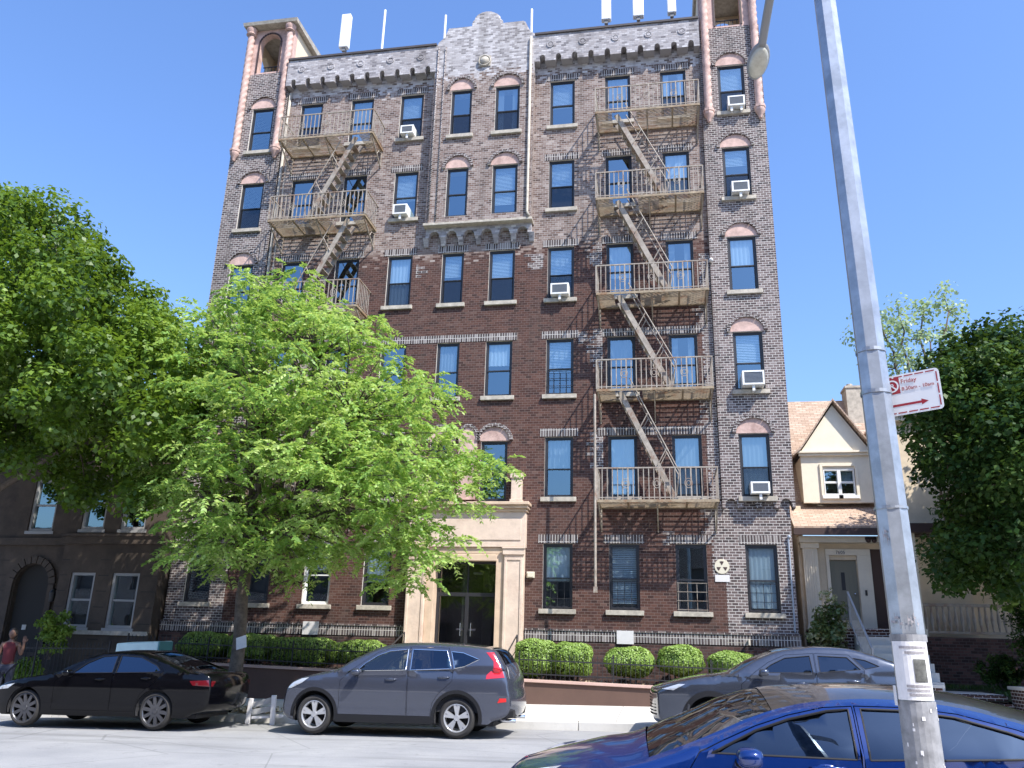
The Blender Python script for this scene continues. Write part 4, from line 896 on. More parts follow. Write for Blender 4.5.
b = MB(); b.box(-19.1, -9.98, -.7, 8, 8.803, 9.1); b.build('roof', 'copper', HB)
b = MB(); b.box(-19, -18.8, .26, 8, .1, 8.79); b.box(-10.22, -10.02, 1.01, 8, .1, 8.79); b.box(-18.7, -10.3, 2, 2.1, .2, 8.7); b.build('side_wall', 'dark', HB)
b = MB()
for k in range(1, 9):
    zz = .6+.46*k
    if zz < 4.2:
        for x0, x1, yy in ((-19, -15.5, -.056), (-13.6, -13.33, -.056)): b.box(x0, x1, yy, yy+.004, zz, zz+.02)
        for x0, x1 in ((-13.3, -13.05), (-12.0, -11.65), (-10.5, -10.05)): b.box(x0, x1, -.456, -.452, zz, zz+.02)
b.build('stone_joints', 'dark', HB)
b = MB(); arch_ring(b, -14.535, 3.1, .63, .64, .22, -.14, -.052, 11); b.box(-15.36, -15.17, -.14, -.052, 1.1, 3.1); b.box(-13.90, -13.71, -.14, -.052, 1.1, 3.1); b.build('door_arch', 'brownstone', HB)
b = MB(); b.plate([(x*.0+x, z) for x, z in DOORP], [], XZ(.12), .06); dk = b.build('door', 'dark', HB); b = MB(); b.box(-14.72, -14.58, .10, .118, 1.75, 1.9); b.build('door_notice', 'curb', dk)
for q in ((-12.92, -12.10, 1.86, 3.45), (-11.52, -10.62, 1.86, 3.45), (-12.9, -12.1, 4.75, 6.4), (-11.55, -10.7, 4.75, 6.4)): simple_window(HB, *q, -.36, 'greyframe')
for q in ((-15.1, -14.2, 4.75, 6.4), (-17.6, -16.7, 4.75, 6.4), (-17.6, -16.6, 1.9, 3.6)): simple_window(HB, *q, .05, 'greyframe')
b = MB(); b.bar((-13.55, -.054, 2.95), (-13.55, -.3, 2.95), .03); b.lathe([(.0, -.18), (.07, -.16), (.10, .1), (.05, .18), (0, .2)], (-13.55, -.3, 2.75), 'z', 10); b.build('wall_lantern', 'blackiron', HB)
b = MB(); b.box(-13.3, -10.05, -.52, -.452, 1.66, 1.78); b.build('sill_course', 'sill', HB)
b = MB(); [b.box(-15.3, -13.8, -.14-.3*(i+1), -.14-.3*i, 0, 1.0-.2*i) for i in range(5)]; tag(b.build('stoop', 'brownstone', None), 'dark stone stoop under the arched doorway of the brownstone', 'steps')

# ------------------------------------------------------------------ low wall, iron fences
t = thing('retaining_wall', 'stained brown low wall with pinkish coping holding the hedges beside the pavement', 'wall', (4.6, -1.9, .3), 'low walls in front of the hedges')
def retwall(t, x0, x1):
    b = MB(); n = 12
    for i in range(n):
        a, c = x0+(x1-x0)*i/n, x0+(x1-x0)*(i+1)/n
        b.hexa([(a, -2.02, -.2), (c, -2.02, -.2), (c, -1.84, -.2), (a, -1.84, -.2), (a, -2.0, zyard(a)-.07), (c, -2.0, zyard(c)-.07), (c, -1.84, zyard(c)-.07), (a, -1.84, zyard(a)-.07)])
    b.build('core', 'retain', t)
    b = MB(); b.hexa([(x0, -2.06, zyard(x0)-.068), (x1, -2.06, zyard(x1)-.068), (x1, -1.80, zyard(x1)-.068), (x0, -1.80, zyard(x0)-.068), (x0, -2.05, zyard(x0)), (x1, -2.05, zyard(x1)), (x1, -1.80, zyard(x1)), (x0, -1.80, zyard(x0))]); b.build('coping', 'coping', t, bevel=.01)
retwall(t, 1.0, 8.3)
t['label'] = 'stained brown low wall with pinkish coping to the right of the apartment entrance'
t = thing('retaining_wall', 'stained brown low wall with pinkish coping to the left of the apartment entrance', 'wall', (-6.2, -1.9, .2), 'low walls in front of the hedges'); retwall(t, -9.9, -2.4)
def iron_fence(x0, x1, y, zf, h, label, step=.115, m='blackiron'):
    t = thing('iron_fence', label, 'fence', ((x0+x1)/2, y, zf((x0+x1)/2)))
    b = MB(); n = int((x1-x0)/step)
    for hh in (.12, h-.10): b.bar((x0, y, zf(x0)+hh), (x1, y, zf(x1)+hh), .022, .03)
    b.build('rails', m, t)
    b = MB()
    for i in range(n+1):
        X = x0+(x1-x0)*i/n; z = zf(X); b.bar((X, y, z), (X, y, z+h), .012); b.tube([(X, y, z+h), (X, y, z+h+.07)], [.016, .002], 5)
    b.build('pickets', m, t)
    for X in np.linspace(x0, x1, max(2, int((x1-x0)/2.2)+1)):
        p = MB(); p.bar((X, y, zf(X)-.02), (X, y, zf(X)+h+.1), .035); p.build('post', m, t)
iron_fence(1.15, 8.2, -1.74, zyard, .55, 'thin black iron fence in front of the round hedges right of the entrance')
iron_fence(-9.8, -2.5, -1.74, zyard, .55, 'thin black iron fence in front of the clipped hedges left of the entrance')
iron_fence(-19, -10.1, -2.05, lambda x: .12+.018*(x+12), 1.25, 'tall black iron fence in front of the brownstone behind the black sedan')

# ------------------------------------------------------------------ leaves
rs = np.random.RandomState(11)
def unit(v): return v/np.maximum(np.linalg.norm(v, axis=-1, keepdims=True), 1e-9)
def leaf_object(name, P, axis, nrm, L, Wd, mat, parent=None, tint=None, loc=None, fold=.0):
    """diamond leaves with a slight centre fold: P centres, axis leaf direction, nrm face normal"""
    n = len(P); axis = unit(axis); side = unit(np.cross(axis, nrm)); nr = np.cross(side, axis)
    L = np.broadcast_to(L, (n,))[:, None]; Wd = np.broadcast_to(Wd, (n,))[:, None]
    v = np.empty((n, 4, 3))
    v[:, 0] = P-axis*L*.5; v[:, 1] = P+side*Wd*.5+nr*Wd*fold-axis*L*.05; v[:, 2] = P+axis*L*.5; v[:, 3] = P-side*Wd*.5+nr*Wd*fold-axis*L*.05
    off = np.array(wloc(parent)) if parent is not None else np.array(loc)
    v = v.reshape(-1, 3)-off
    me = bpy.data.meshes.new(name); me.vertices.add(4*n); me.vertices.foreach_set('co', v.ravel())
    me.loops.add(4*n); me.loops.foreach_set('vertex_index', np.arange(4*n, dtype=np.int32))
    me.polygons.add(n); me.polygons.foreach_set('loop_start', np.arange(0, 4*n, 4, dtype=np.int32)); me.polygons.foreach_set('loop_total', np.full(n, 4, dtype=np.int32))
    at = me.attributes.new('tint', 'FLOAT', 'FACE'); at.data.foreach_set('value', (tint if tint is not None else rs.rand(n)).astype(np.float32))
    me.materials.append(M[mat]); me.update(calc_edges=True)
    o = bpy.data.objects.new(name, me); COL.objects.link(o)
    if parent is not None: o.parent = parent
    else: o.location = off
    return o
def compound_sprays(centres, radii, droop, per, rng):
    """compound leaves (a rachis with paired leaflets) around each centre; returns leaflet arrays"""
    Ps, Ax, Nr, Tn = [], [], [], []
    for c, r in zip(centres, radii):
        tone = rng.rand()*.75-.12
        for k in range(per):
            a = rng.rand()*2*math.pi; rr = r*math.sqrt(rng.rand()); 
            base = c+np.array([rr*math.cos(a), rr*math.sin(a), (rng.rand()-.5)*.42*r-.22*rr])
            out = np.array([math.cos(a+rng.randn()*.7), math.sin(a+rng.randn()*.7), droop*(rng.rand()-.35)]); out /= np.linalg.norm(out)
            upn = np.array([rng.randn()*.25, rng.randn()*.25, 1.]); sd = unit(np.cross(out, upn)); ln = .30+.16*rng.rand(); m = 7
            for i in range(m):
                t = (i+.4)/m; p = base+out*ln*t+np.array([0, 0, -.12*t*t])
                for s in (-1, 1):
                    ax = sd*s*.85+out*.55+np.array([0, 0, -.28])+rng.randn(3)*.25; Ps.append(p+unit(ax)*.045); Ax.append(ax); Nr.append(upn+sd*s*.35+rng.randn(3)*.45); Tn.append(min(1, max(0, tone+.5*rng.rand()+.12*(t-.5))))
    return np.array(Ps), np.array(Ax), np.array(Nr), np.array(Tn)
def limb(b, p, q, ra, rb, rng, seg=6, sag=.0, wob=.12):
    p, q = np.array(p, float), np.array(q, float); L = np.linalg.norm(q-p); pts = []
    for i in range(seg+1):
        t = i/seg; w = (rng.randn(3)*wob*L*.12) if 0 < i < seg else 0
        pts.append(p+(q-p)*t+w+np.array([0, 0, sag*L*math.sin(math.pi*t)]))
    b.tube(pts, [ra+(rb-ra)*i/seg for i in range(seg+1)], 7); return pts
# --- street tree in front of the building: honey-locust like, layered sprays
ENV = [(-4.57, 11.23), (-3.5, 10.44), (-2.2, 9.59), (-1.76, 9.19), (-1.92, 8.76), (-.92, 8.35), (-.38, 7.86), (-.31, 7.34), (.3, 6.58), (1.22, 6.27), (1.19, 5.71), (.65, 5.36), (.57, 4.88), (.04, 4.37), (.31, 3.73), (-.26, 3.27), (-.7, 2.82), (-1.52, 2.59), (-2.93, 3.36), (-3.87, 2.77), (-4.96, 3.34), (-6.22, 3.09), (-7.21, 3.44), (-8.19, 5.43), (-8.1, 6.47), (-7.91, 7.54), (-7.99, 9.22), (-8.3, 9.9), (-7.9, 10.2), (-6.95, 10.4), (-6.45, 11.05), (-5.46, 11.35)]
def edge_dist(x, z, P):
    d = 9
    for i in range(len(P)):
        a, c = np.array(P[i]), np.array(P[(i+1) % len(P)]); t = np.clip(np.dot((x, z)-a, c-a)/max(np.dot(c-a, c-a), 1e-9), 0, 1); d = min(d, np.linalg.norm(np.array((x, z))-a-t*(c-a)))
    return d
def env_points(P, n, depth, ymid, rng, minsep, margin=.25, yref=None):
    xs = [p[0] for p in P]; zs = [p[1] for p in P]; out = []; tries = 0
    while len(out) < n and tries < 60000:
        tries += 1; x = rng.uniform(min(xs), max(xs)); z = rng.uniform(min(zs), max(zs))
        if not inpoly(x, z, P): continue
        d = edge_dist(x, z, P)
        if d < margin*rng.rand(): continue
        hd = depth*math.sqrt(min(1, d/1.9)); y = ymid+hd*(2*rng.rand()-1)
        if yref is not None: kk = (y-CAM.y)/(yref-CAM.y); x = CAM.x+(x-CAM.x)*kk; z = CAM.z+(z-CAM.z)*kk
        q = np.array((x, y, z))
        if any(np.sum(((q-o)*np.array((1, 1, 1.7)))**2) < minsep**2 for o in out): continue
        out.append(q)
    return np.array(out)
TREE = thing('locust_tree', 'bright green street tree with feathery compound leaves in front of the apartment entrance', 'tree', (-5.02, -4.6, .05))
rg = np.random.RandomState(5)
cl = env_points(ENV, 400, 2.9, -5.3, rg, .54, .45, -4.6)
b = MB(); trunk = [(-5.02, -4.6, -.1), (-5.0, -4.6, .6), (-4.98, -4.62, 1.6), (-5.04, -4.65, 2.6), (-5.0, -4.65, 3.4)]
b.tube(trunk, [.21, .165, .15, .145, .14], 10)
forks = [(-5.3, -4.7, 7.8), (-3.9, -4.4, 8.6), (-2.6, -4.9, 6.8), (-6.4, -4.4, 7.4), (-4.5, -5.6, 6.3), (-4.3, -3.6, 7.0)]
nodes = []
for q in forks:
    pts = limb(b, (-5.0, -4.65, 3.0+rg.rand()*.5), q, .10, .045, rg, 8, .04); nodes += [np.array(p) for p in pts[2:]]
nodes = np.array(nodes)
for c in cl[::1]:
    dd_ = np.linalg.norm((nodes-c)*np.array((1, 1, 1.3)), axis=1)+np.where(nodes[:, 2] > c[2]+.4, 1.5, 0); k = dd_.argmin()
    if dd_[k] < 4.5: limb(b, nodes[k], c, .028, .008, rg, 4, .06)
b.build('trunk', 'bark', TREE, smooth=True)
Pz, Ax, Nr, Tn = compound_sprays(cl, .36+.26*rg.rand(len(cl)), -1.3, 17, rg)
leaf_object('crown', Pz, Ax, Nr, .12, .062, 'locust', TREE, Tn, fold=.08)
# --- broadleaf trees made of leaf clumps
def clump_leaves(C, R, per, rng, L, flat=.75):
    n = len(C)*per; d = unit(rng.randn(n, 3)); idx = np.repeat(np.arange(len(C)), per); r = np.repeat(R, per)*rng.rand(n)**.45
    P = C[idx]+d*r[:, None]*np.array((1, 1, flat)); N = unit(d*.7+rng.randn(n, 3)*.45+np.array((0, 0, .75))); A = unit(np.cross(N, rng.randn(n, 3)))+np.array((0, 0, -.35))
    tone = rng.rand(len(C))[idx]*.7-.12; return P, A, N, np.clip(tone+.5*rng.rand(n), 0, 1), L*(.7+.6*rng.rand(n))
def broad_tree(name, label, cat, base, env, depth, ymid, n, sep, per, L, mat, rad, seed, limbs, tr=.25):
    t = thing(name, label, cat, base); rng = np.random.RandomState(seed); C = env_points(env, n, depth, ymid, rng, sep, .35, -4.5 if name == 'maple_tree' else -1.8 if name == 'dark_tree' else None)
    b = MB(); top = np.array(limbs[0]); limb(b, (base[0], base[1], base[2]-.2), limbs[0], tr, tr*.7, rng, 6, 0, .05); nd = []
    for q in limbs[1:]: nd += [np.array(p) for p in limb(b, limbs[0], q, tr*.5, tr*.18, rng, 7, .05)]
    nd = np.array(nd)
    for c in C[::2]:
        k = np.linalg.norm(nd-c, axis=1).argmin(); limb(b, nd[k], c, .03, .008, rng, 4, .05)
    b.build('trunk', 'bark', t, smooth=True)
    P, A, N, T, LL = clump_leaves(C, rad*(.7+.6*rng.rand(len(C))), per, rng, L); leaf_object('crown', P, A, N, LL, LL*.72, mat, t, T, fold=.1)
    return t
E1 = [(-17, 15.6), (-14.64, 14.5), (-13.6, 14.25), (-12.42, 13.6), (-11.5, 13.1), (-10.5, 12.35), (-9.9, 11.3), (-8.6, 10.4), (-7.6, 9.6), (-7.0, 8.6), (-6.8, 7.6), (-7.0, 6.6), (-7.4, 5.6), (-7.9, 4.5), (-8.8, 4.9), (-9.7, 4.6), (-10.6, 5.1), (-11.4, 5.7), (-12.4, 5.6), (-13.6, 6.0), (-17, 6)]
broad_tree('maple_tree', 'large dense green tree at the left edge in front of the brownstone', 'tree', (-13.6, -4.7, -.05), E1, 3.4, -4.6, 300, .86, 330, .15, 'maple', .70, 3, [(-13.5, -4.7, 4.4), (-11, -4.4, 9), (-14.5, -4.6, 11.5), (-12.5, -5.6, 8.5), (-9.3, -4.2, 7), (-12, -3, 10), (-15.5, -4.2, 8)])
E2 = [(11.2, 7.0), (11.3, 8.3), (11.6, 9.2), (12.4, 9.5), (13.2, 9.95), (14.2, 9.6), (15.2, 9.9), (17, 9), (17.5, 6), (16.5, 4.2), (14.6, 4.4), (13.9, 4.0), (13.3, 2.9), (12.6, 3.1), (12.0, 3.5), (11.5, 3.0), (11.1, 3.6), (11.2, 4.6), (11.7, 5.2), (11.3, 6.0)]
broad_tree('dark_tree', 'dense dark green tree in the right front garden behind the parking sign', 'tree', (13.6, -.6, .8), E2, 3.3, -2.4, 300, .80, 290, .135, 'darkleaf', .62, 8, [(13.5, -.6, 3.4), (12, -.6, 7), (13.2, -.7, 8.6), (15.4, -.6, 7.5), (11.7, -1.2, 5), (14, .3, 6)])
E3 = [(15.2, 18.6), (16.2, 19.9), (17.2, 20.1), (18.0, 19.4), (18.8, 20.5), (19.8, 20.2), (20.8, 19), (20.6, 17.6), (19.6, 16.4), (18.4, 14.6), (17.6, 14), (16.4, 14.4), (15.4, 15.5), (14.6, 17)]
broad_tree('hazy_tree', 'sparse green tree, coloured pale for haze, rising far behind the cream house roof', 'tree', (18, 20, -1), E3, 2.0, 20, 46, .95, 60, .22, 'hazeleaf', .75, 12, [(17.9, 20, 12), (16.4, 20, 18.5), (17.4, 20.2, 19), (19.8, 20, 19), (18.4, 19, 17), (18.9, 21, 19.5)], .2)
# --- clipped hedges
def hedge(x0, x1, z0, z1, label, boxy, y=-1.0, ry=.62, seed=0, mat='hedge', name='clipped_hedge', cat='hedge', group='clipped hedges in front of the apartment building'):
    cx, cz, rx, rz = (x0+x1)/2, (z0+z1)/2, (x1-x0)/2, (z1-z0)/2; rng = np.random.RandomState(seed+40)
    t = thing(name, label, cat, (cx, y, zyard(cx)), group)
    b = MB(); b.ellip((cx, y, cz), (rx*.9, ry*.88, rz*.9), 20, 12, 0, boxy); b.build('core', 'lawnsoil', t, smooth=True)
    n = 8500; d = unit(rng.randn(n, 3)); sg = np.sign(d)*np.abs(d)**(boxy); q = np.abs(d)**(2/boxy) if False else None
    e = 2/boxy; k = (np.sum(np.abs(d)**e, axis=1))**(-1/e)
    wob = 1+.05*np.sin(d[:, 0]*5+seed*1.7)+.045*np.sin(d[:, 2]*6+seed*2)+.04*np.sin(d[:, 1]*7+d[:, 0]*8+seed); r = k*wob*(.94+.10*rng.rand(n)); P = np.array((cx, y, cz))+d*r[:, None]*np.array((rx, ry, rz))
    N = unit(d/np.array((rx, ry, rz))+rng.randn(n, 3)*.5); leaf_object('foliage', P, unit(np.cross(N, rng.randn(n, 3)))+d*.5, N, .058, .038, mat, t, rng.rand(n), fold=.1)
    b = MB(); [b.tube([(cx+.12*i, y, zyard(cx)-.1), (cx+.2*i, y, cz)], .03, 6) for i in (-1, 0, 1)]; b.build('stem', 'bark', t)
hedge(-8.55, -7.2, 1.10, 1.78, 'squared clipped hedge left of the street tree trunk, furthest left of the row', .55, seed=1)
hedge(-7.0, -5.85, 1.08, 1.78, 'squared clipped hedge right behind the street tree trunk', .55, seed=2)
hedge(-5.72, -4.15, 1.05, 1.74, 'wide squared clipped hedge below the left white notice', .5, seed=3)
hedge(-4.08, -2.55, 1.05, 1.68, 'clipped hedge behind the grey suv bonnet just left of the entrance', .6, seed=4)
hedge(.95, 2.0, .95, 1.82, 'tall boxy clipped hedge touching the right side of the entrance', .5, seed=5)
hedge(1.95, 2.86, 1.0, 1.79, 'small clipped hedge second from the entrance on its right', .55, seed=6)
hedge(3.28, 4.48, 1.02, 1.70, 'rounded clipped hedge below the right white notice', .75, seed=7)
hedge(4.60, 5.70, 1.06, 1.78, 'rounded clipped hedge below the ground floor window with the pale bars', .8, seed=8)
hedge(5.82, 6.98, 1.0, 1.68, 'rounded clipped hedge just above the steel grey car bonnet, furthest right', .75, seed=9)
# --- loose shrubs
def shrub(name, label, c, r, n, L, mat, seed, tint=None, cat='shrub', stems=9):
    rng = np.random.RandomState(seed); t = thing(name, label, cat, (c[0], c[1], c[2]-r[2])); C = np.array(c)+unit(rng.randn(34, 3))*(rng.rand(34, 1)**.4)*np.array(r)*.85
    b = MB()
    for q in C[:stems]: limb(b, (c[0]+rng.randn()*.08, c[1], c[2]-r[2]-.05), q, .018, .006, rng, 4, .05)
    b.build('stem', 'bark', t); P, A, N, T, LL = clump_leaves(C, np.array([.22*max(r)]*34), n//34, rng, L, .9); leaf_object('foliage', P, A, N, LL, LL*.55, mat, t, T, fold=.1)
shrub('rose_bush', 'pale flowering bush beside the right corner of the apartment building', (8.86, -.3, 2.35), (.52, .4, 1.05), 2600, .11, 'rose', 61)
shrub('lime_shrub', 'low bright lime shrub in front of the cream house behind the steel grey car', (9.3, -1.2, 1.35), (.95, .4, .30), 2600, .10, 'lime', 62)
shrub('young_shrub', 'sunlit young yellow green shrub in front of the brownstone doorway', (-12.5, -1.3, 1.75), (.62, .45, .75), 1700, .12, 'lime', 63)
shrub('fence_plant', 'sunlit bright green plant behind the iron fence at the left edge', (-12.9, -1.6, .62), (.75, .3, .38), 2200, .10, 'lime', 64)
shrub('porch_shrub', 'round olive shrub under the porch balustrade in the shade on the right', (12.9, -.3, 1.45), (.75, .5, .55), 2400, .09, 'darkleaf', 65)
shrub('dark_evergreen', 'tall dark evergreen shrub in front of the shaded porch on the right', (13.5, -1.2, 2.75), (.55, .55, 1.75), 7000, .10, 'darkleaf', 67)
rg2 = np.random.RandomState(70); n = 9000
P = np.stack([rg2.uniform(8.6, 19, n), rg2.uniform(-1.8, .9, n), np.zeros(n)], 1); keep = ~((P[:, 0] > 10.6) & (P[:, 0] < 12.5) & (P[:, 1] < .1)); P = P[keep]; n = len(P); P[:, 2] = .86+.055*(P[:, 1]+1.9)/1.0
A = np.stack([rg2.randn(n)*.3, rg2.randn(n)*.3, np.ones(n)], 1); gr = leaf_object('lawn_grass', P, A, rg2.randn(n, 3), .12, .025, 'grassblade', None, rg2.rand(n), (0, 0, 0)); gr['kind'] = 'stuff'; gr['label'] = 'short shaded lawn grass on the right'
n = 700; P = np.stack([rg2.normal(-4.25, .32, n), rg2.normal(-5.0, .16, n), np.zeros(n)], 1); P[:, 2] = [zwalk(x, max(y, -5.16))+.02+rg2.rand()*.08 for x, y in P[:, :2]]
lt = leaf_object('leaf_litter', P, rg2.randn(n, 3)*np.array((1, 1, .3)), rg2.randn(n, 3)*.4+np.array((0, 0, 1)), .09, .06, 'litter', None, rg2.rand(n), (0, 0, 0)); lt['kind'] = 'stuff'; lt['label'] = 'pale dry leaf litter at the kerb between the black sedan and the grey suv'
n = 900; P = np.stack([rg2.uniform(-9.5, 8, n), rg2.uniform(-1.75, -.2, n), np.zeros(n)], 1); P = P[(P[:, 0] < -2.6) | (P[:, 0] > 1.2)]; n = len(P); P[:, 2] = zyard(P[:, 0])-.01
lt = leaf_object('mulch_litter', P, rg2.randn(n, 3)*np.array((1, 1, .3)), rg2.randn(n, 3)*.4+np.array((0, 0, 1)), .08, .05, 'litter', None, rg2.rand(n), (0, 0, 0)); lt['kind'] = 'stuff'; lt['label'] = 'dry leaves on the soil under the hedges'

# ------------------------------------------------------------------ cars
def catmull(P, k=5):
    out = []; n = len(P)
    for i in range(n-1):
        p0, p1, p2, p3 = (np.array(P[max(i-1, 0)]), np.array(P[i]), np.array(P[i+1]), np.array(P[min(i+2, n-1)]))
        for j in range(k):
            t = j/k; out.append(tuple(.5*((2*p1)+(p2-p0)*t+(2*p0-5*p1+4*p2-p3)*t*t+(3*p1-p0-3*p2+p3)*t**3)))
    out.append(tuple(P[-1])); return out
class Car:
    def __init__(s, sp):
        s.sp = sp; s.L = sp['L']; s.W = sp['W']; s.prof = catmull(sp['prof'], 5); s.r = sp.get('r', .07)
        A = np.array(s.prof); s.A, s.Bv = A[:-1], A[1:]-A[:-1]; s.B2 = np.maximum((s.Bv**2).sum(1), 1e-12)
    def hw(s, x, z):
        sp = s.sp; L = s.L; w = s.W/2
        f = sp.get('ftaper', 1.0); a = max(0, (f-x)/f); rr = sp.get('rtaper', .9); c = max(0, (x-(L-rr))/rr)
        w *= 1-sp.get('fk', .16)*a**2.6-sp.get('rk', .12)*c**2.6
        zb = sp['belt']+sp.get('beltrise', 0)*(x/L-.4)
        if z > zb: w -= (z-zb)*sp.get('tumble', .30)+.02*min(1, (z-zb)/.04)
        else:
            zm = sp.get('shoulder', .78); w -= .06*((zm-z)/zm)**2 if z < zm else .10*((z-zm)/.5)**2
            w -= sp.get('crease', .012)*max(0, 1-abs(z-sp.get('creasez', .55))/.18)
        return w
    def dist(s, x, z):
        q = np.array((x, z))-s.A; t = np.clip((q*s.Bv).sum(1)/s.B2, 0, 1); return float(np.sqrt(((q-s.Bv*t[:, None])**2).sum(1)).min())
    def hr(s, x, z):
        d = s.dist(x, z); w = s.hw(x, z); r = s.r
        return w-r+r*math.sqrt(max(0, 1-((r-d)/r)**2)) if d < r else w
    def map(s, x, z, sd, off=0.): return (x, sd*(s.hr(x, z)+off), z)
    def panel(s, b, P, holes=(), off=0., step=.075, sides=(-1, 1), mi=0, rings=True):
        P = resample(P, step*.8); holes = [resample(h, step*.8) for h in holes]
        xs = [p[0] for p in P]; zs = [p[1] for p in P]; ex = []
        nx = int((max(xs)-min(xs))/step)+1; nz = int((max(zs)-min(zs))/step)+1
        allb = np.array(P+[q for h in holes for q in h])
        cand = [(min(xs)+step*(i+.5), min(zs)+step*(j+.5)) for i in range(nx) for j in range(nz)]
        if rings:
            A = np.array(s.prof); T = np.gradient(A, axis=0); T /= np.maximum(np.linalg.norm(T, axis=1, keepdims=True), 1e-9)
            N = np.stack([T[:, 1], -T[:, 0]], 1)
            for d in (.012, .03, .055): cand += [tuple(q) for q in (A+N*d)]
        kept = np.zeros((0, 2))
        for c in cand:
            if not inpoly(c[0], c[1], P) or any(inpoly(c[0], c[1], h) for h in holes): continue
            if np.min(((allb-np.array(c))**2).sum(1)) < .010**2: continue
            ex.append(c)
        v, t = fill2d(P, holes, ex)
        for sd in sides:
            b.add([s.map(x, z, sd, off) for x, z in v], t if sd < 0 else [q[::-1] for q in t], mi)
    def loft(s, b, i0, i1, t0=-1., t1=1., off=0., m=12, mi=0):
        A = np.array(s.prof); T = np.gradient(A, axis=0); T /= np.maximum(np.linalg.norm(T, axis=1, keepdims=True), 1e-9); N = np.stack([-T[:, 1], T[:, 0]], 1)
        vs = []; n = m+1
        for i in range(i0, i1+1):
            w = s.hr(*A[i]); nx = N[i][0]; c = s.sp.get('crown', .03)+min(s.sp.get('nosecap', 9), s.sp.get('nose', .10)*nx*nx)
            for j in range(n):
                t = t0+(t1-t0)*j/m; h = c*(1-abs(t)**2.2)+off; vs.append((A[i][0]+N[i][0]*h, t*w, A[i][1]+N[i][1]*h))
        b.add(vs, [(i*n+j, i*n+j+1, (i+1)*n+j+1, (i+1)*n+j) for i in range(i1-i0) for j in range(m)], mi)
    def idx(s, x, lo=0, top=True):
        A = np.array(s.prof); zt = A[:, 1].max(); best = None
        c = [(abs(p[0]-x), i) for i, p in enumerate(s.prof) if p[1] > .6]; return min(c)[1]

def wheel(par, x, sd, W, R, rim, spokes, style, tw=.21):
    yo = sd*(W/2-.035); yi = yo-sd*tw; c = (x, 0, R)
    def pt(r, y, a): return (x+r*math.cos(a), y, R+r*math.sin(a))
    b = MB(); pr = [(rim-.02, yi), (R-.05, yi), (R-.008, yi+sd*.03), (R, yi+sd*.06), (R, yo-sd*.06), (R-.008, yo-sd*.03), (R-.05, yo), (rim+.02, yo-sd*.005), (rim-.004, yo-sd*.02)]
    n = 40; vs = [pt(r, y, 2*math.pi*k/n) for r, y in pr for k in range(n)]
    b.add(vs, [(i*n+k, i*n+(k+1) % n, (i+1)*n+(k+1) % n, (i+1)*n+k) for i in range(len(pr)-1) for k in range(n)]); wl = b.build('wheel', 'tyre', par, smooth=True, local=True, angle=45)
    b = MB(); pr = [(rim, yo-sd*.014), (rim-.012, yo-sd*.012), (rim-.024, yo-sd*.03), (rim-.03, yi+sd*.04)]
    vs = [pt(r, y, 2*math.pi*k/n) for r, y in pr for k in range(n)]; b.add(vs, [(i*n+k, i*n+(k+1) % n, (i+1)*n+(k+1) % n, (i+1)*n+k) for i in range(len(pr)-1) for k in range(n)])
    yc = yo-sd*.035
    for k in range(spokes):
        a = 2*math.pi*(k+.25)/spokes
        prs = [(-.16, -.02), (.16, .02)] if style == 'double' else [(-.30, -.10), (.30, .10)] if style == 'vee' else [(0, 0)]
        for da, db in prs:
            wd = .05 if style != 'single' else .07
            P0, P1 = pt(.045, yc, a+db), pt(rim-.012, yc+sd*.012, a+da)
            tx = Vector((P1[0]-P0[0], 0, P1[2]-P0[2])).normalized(); nn = Vector((-tx.z, 0, tx.x))
            q = lambda P, w, dy: [Vector(P)+nn*w+Vector((0, dy, 0)), Vector(P)-nn*w+Vector((0, dy, 0))]
            a0 = q(P0, wd*.45, 0); a1 = q(P1, wd*.55, 0); c0 = q(P0, wd*.5, -sd*.04); c1 = q(P1, wd*.6, -sd*.04)
            b.hexa([a0[0], a0[1], a1[1], a1[0], c0[0], c0[1], c1[1], c1[0]])
    hp = [(.0, yc+sd*.012), (.05, yc+sd*.01), (.062, yc-sd*.03)]; m = 16; vs = [pt(r, y, 2*math.pi*k/m) for r, y in hp for k in range(m)]; b.add(vs, [(i*m+k, i*m+(k+1) % m, (i+1)*m+(k+1) % m, (i+1)*m+k) for i in range(2) for k in range(m)])
    b.build('rim', 'greyalloy' if style == 'single2' or style == 'vee' else 'alloy', wl, local=True)
    b = MB(); vs = [pt(r, yi+sd*.05, 2*math.pi*k/24) for r in (.02, rim-.05) for k in range(24)]; b.add(vs, [(k, (k+1) % 24, 24+(k+1) % 24, 24+k) for k in range(24)]); b.build('brake_disc', 'trim', wl, local=True)

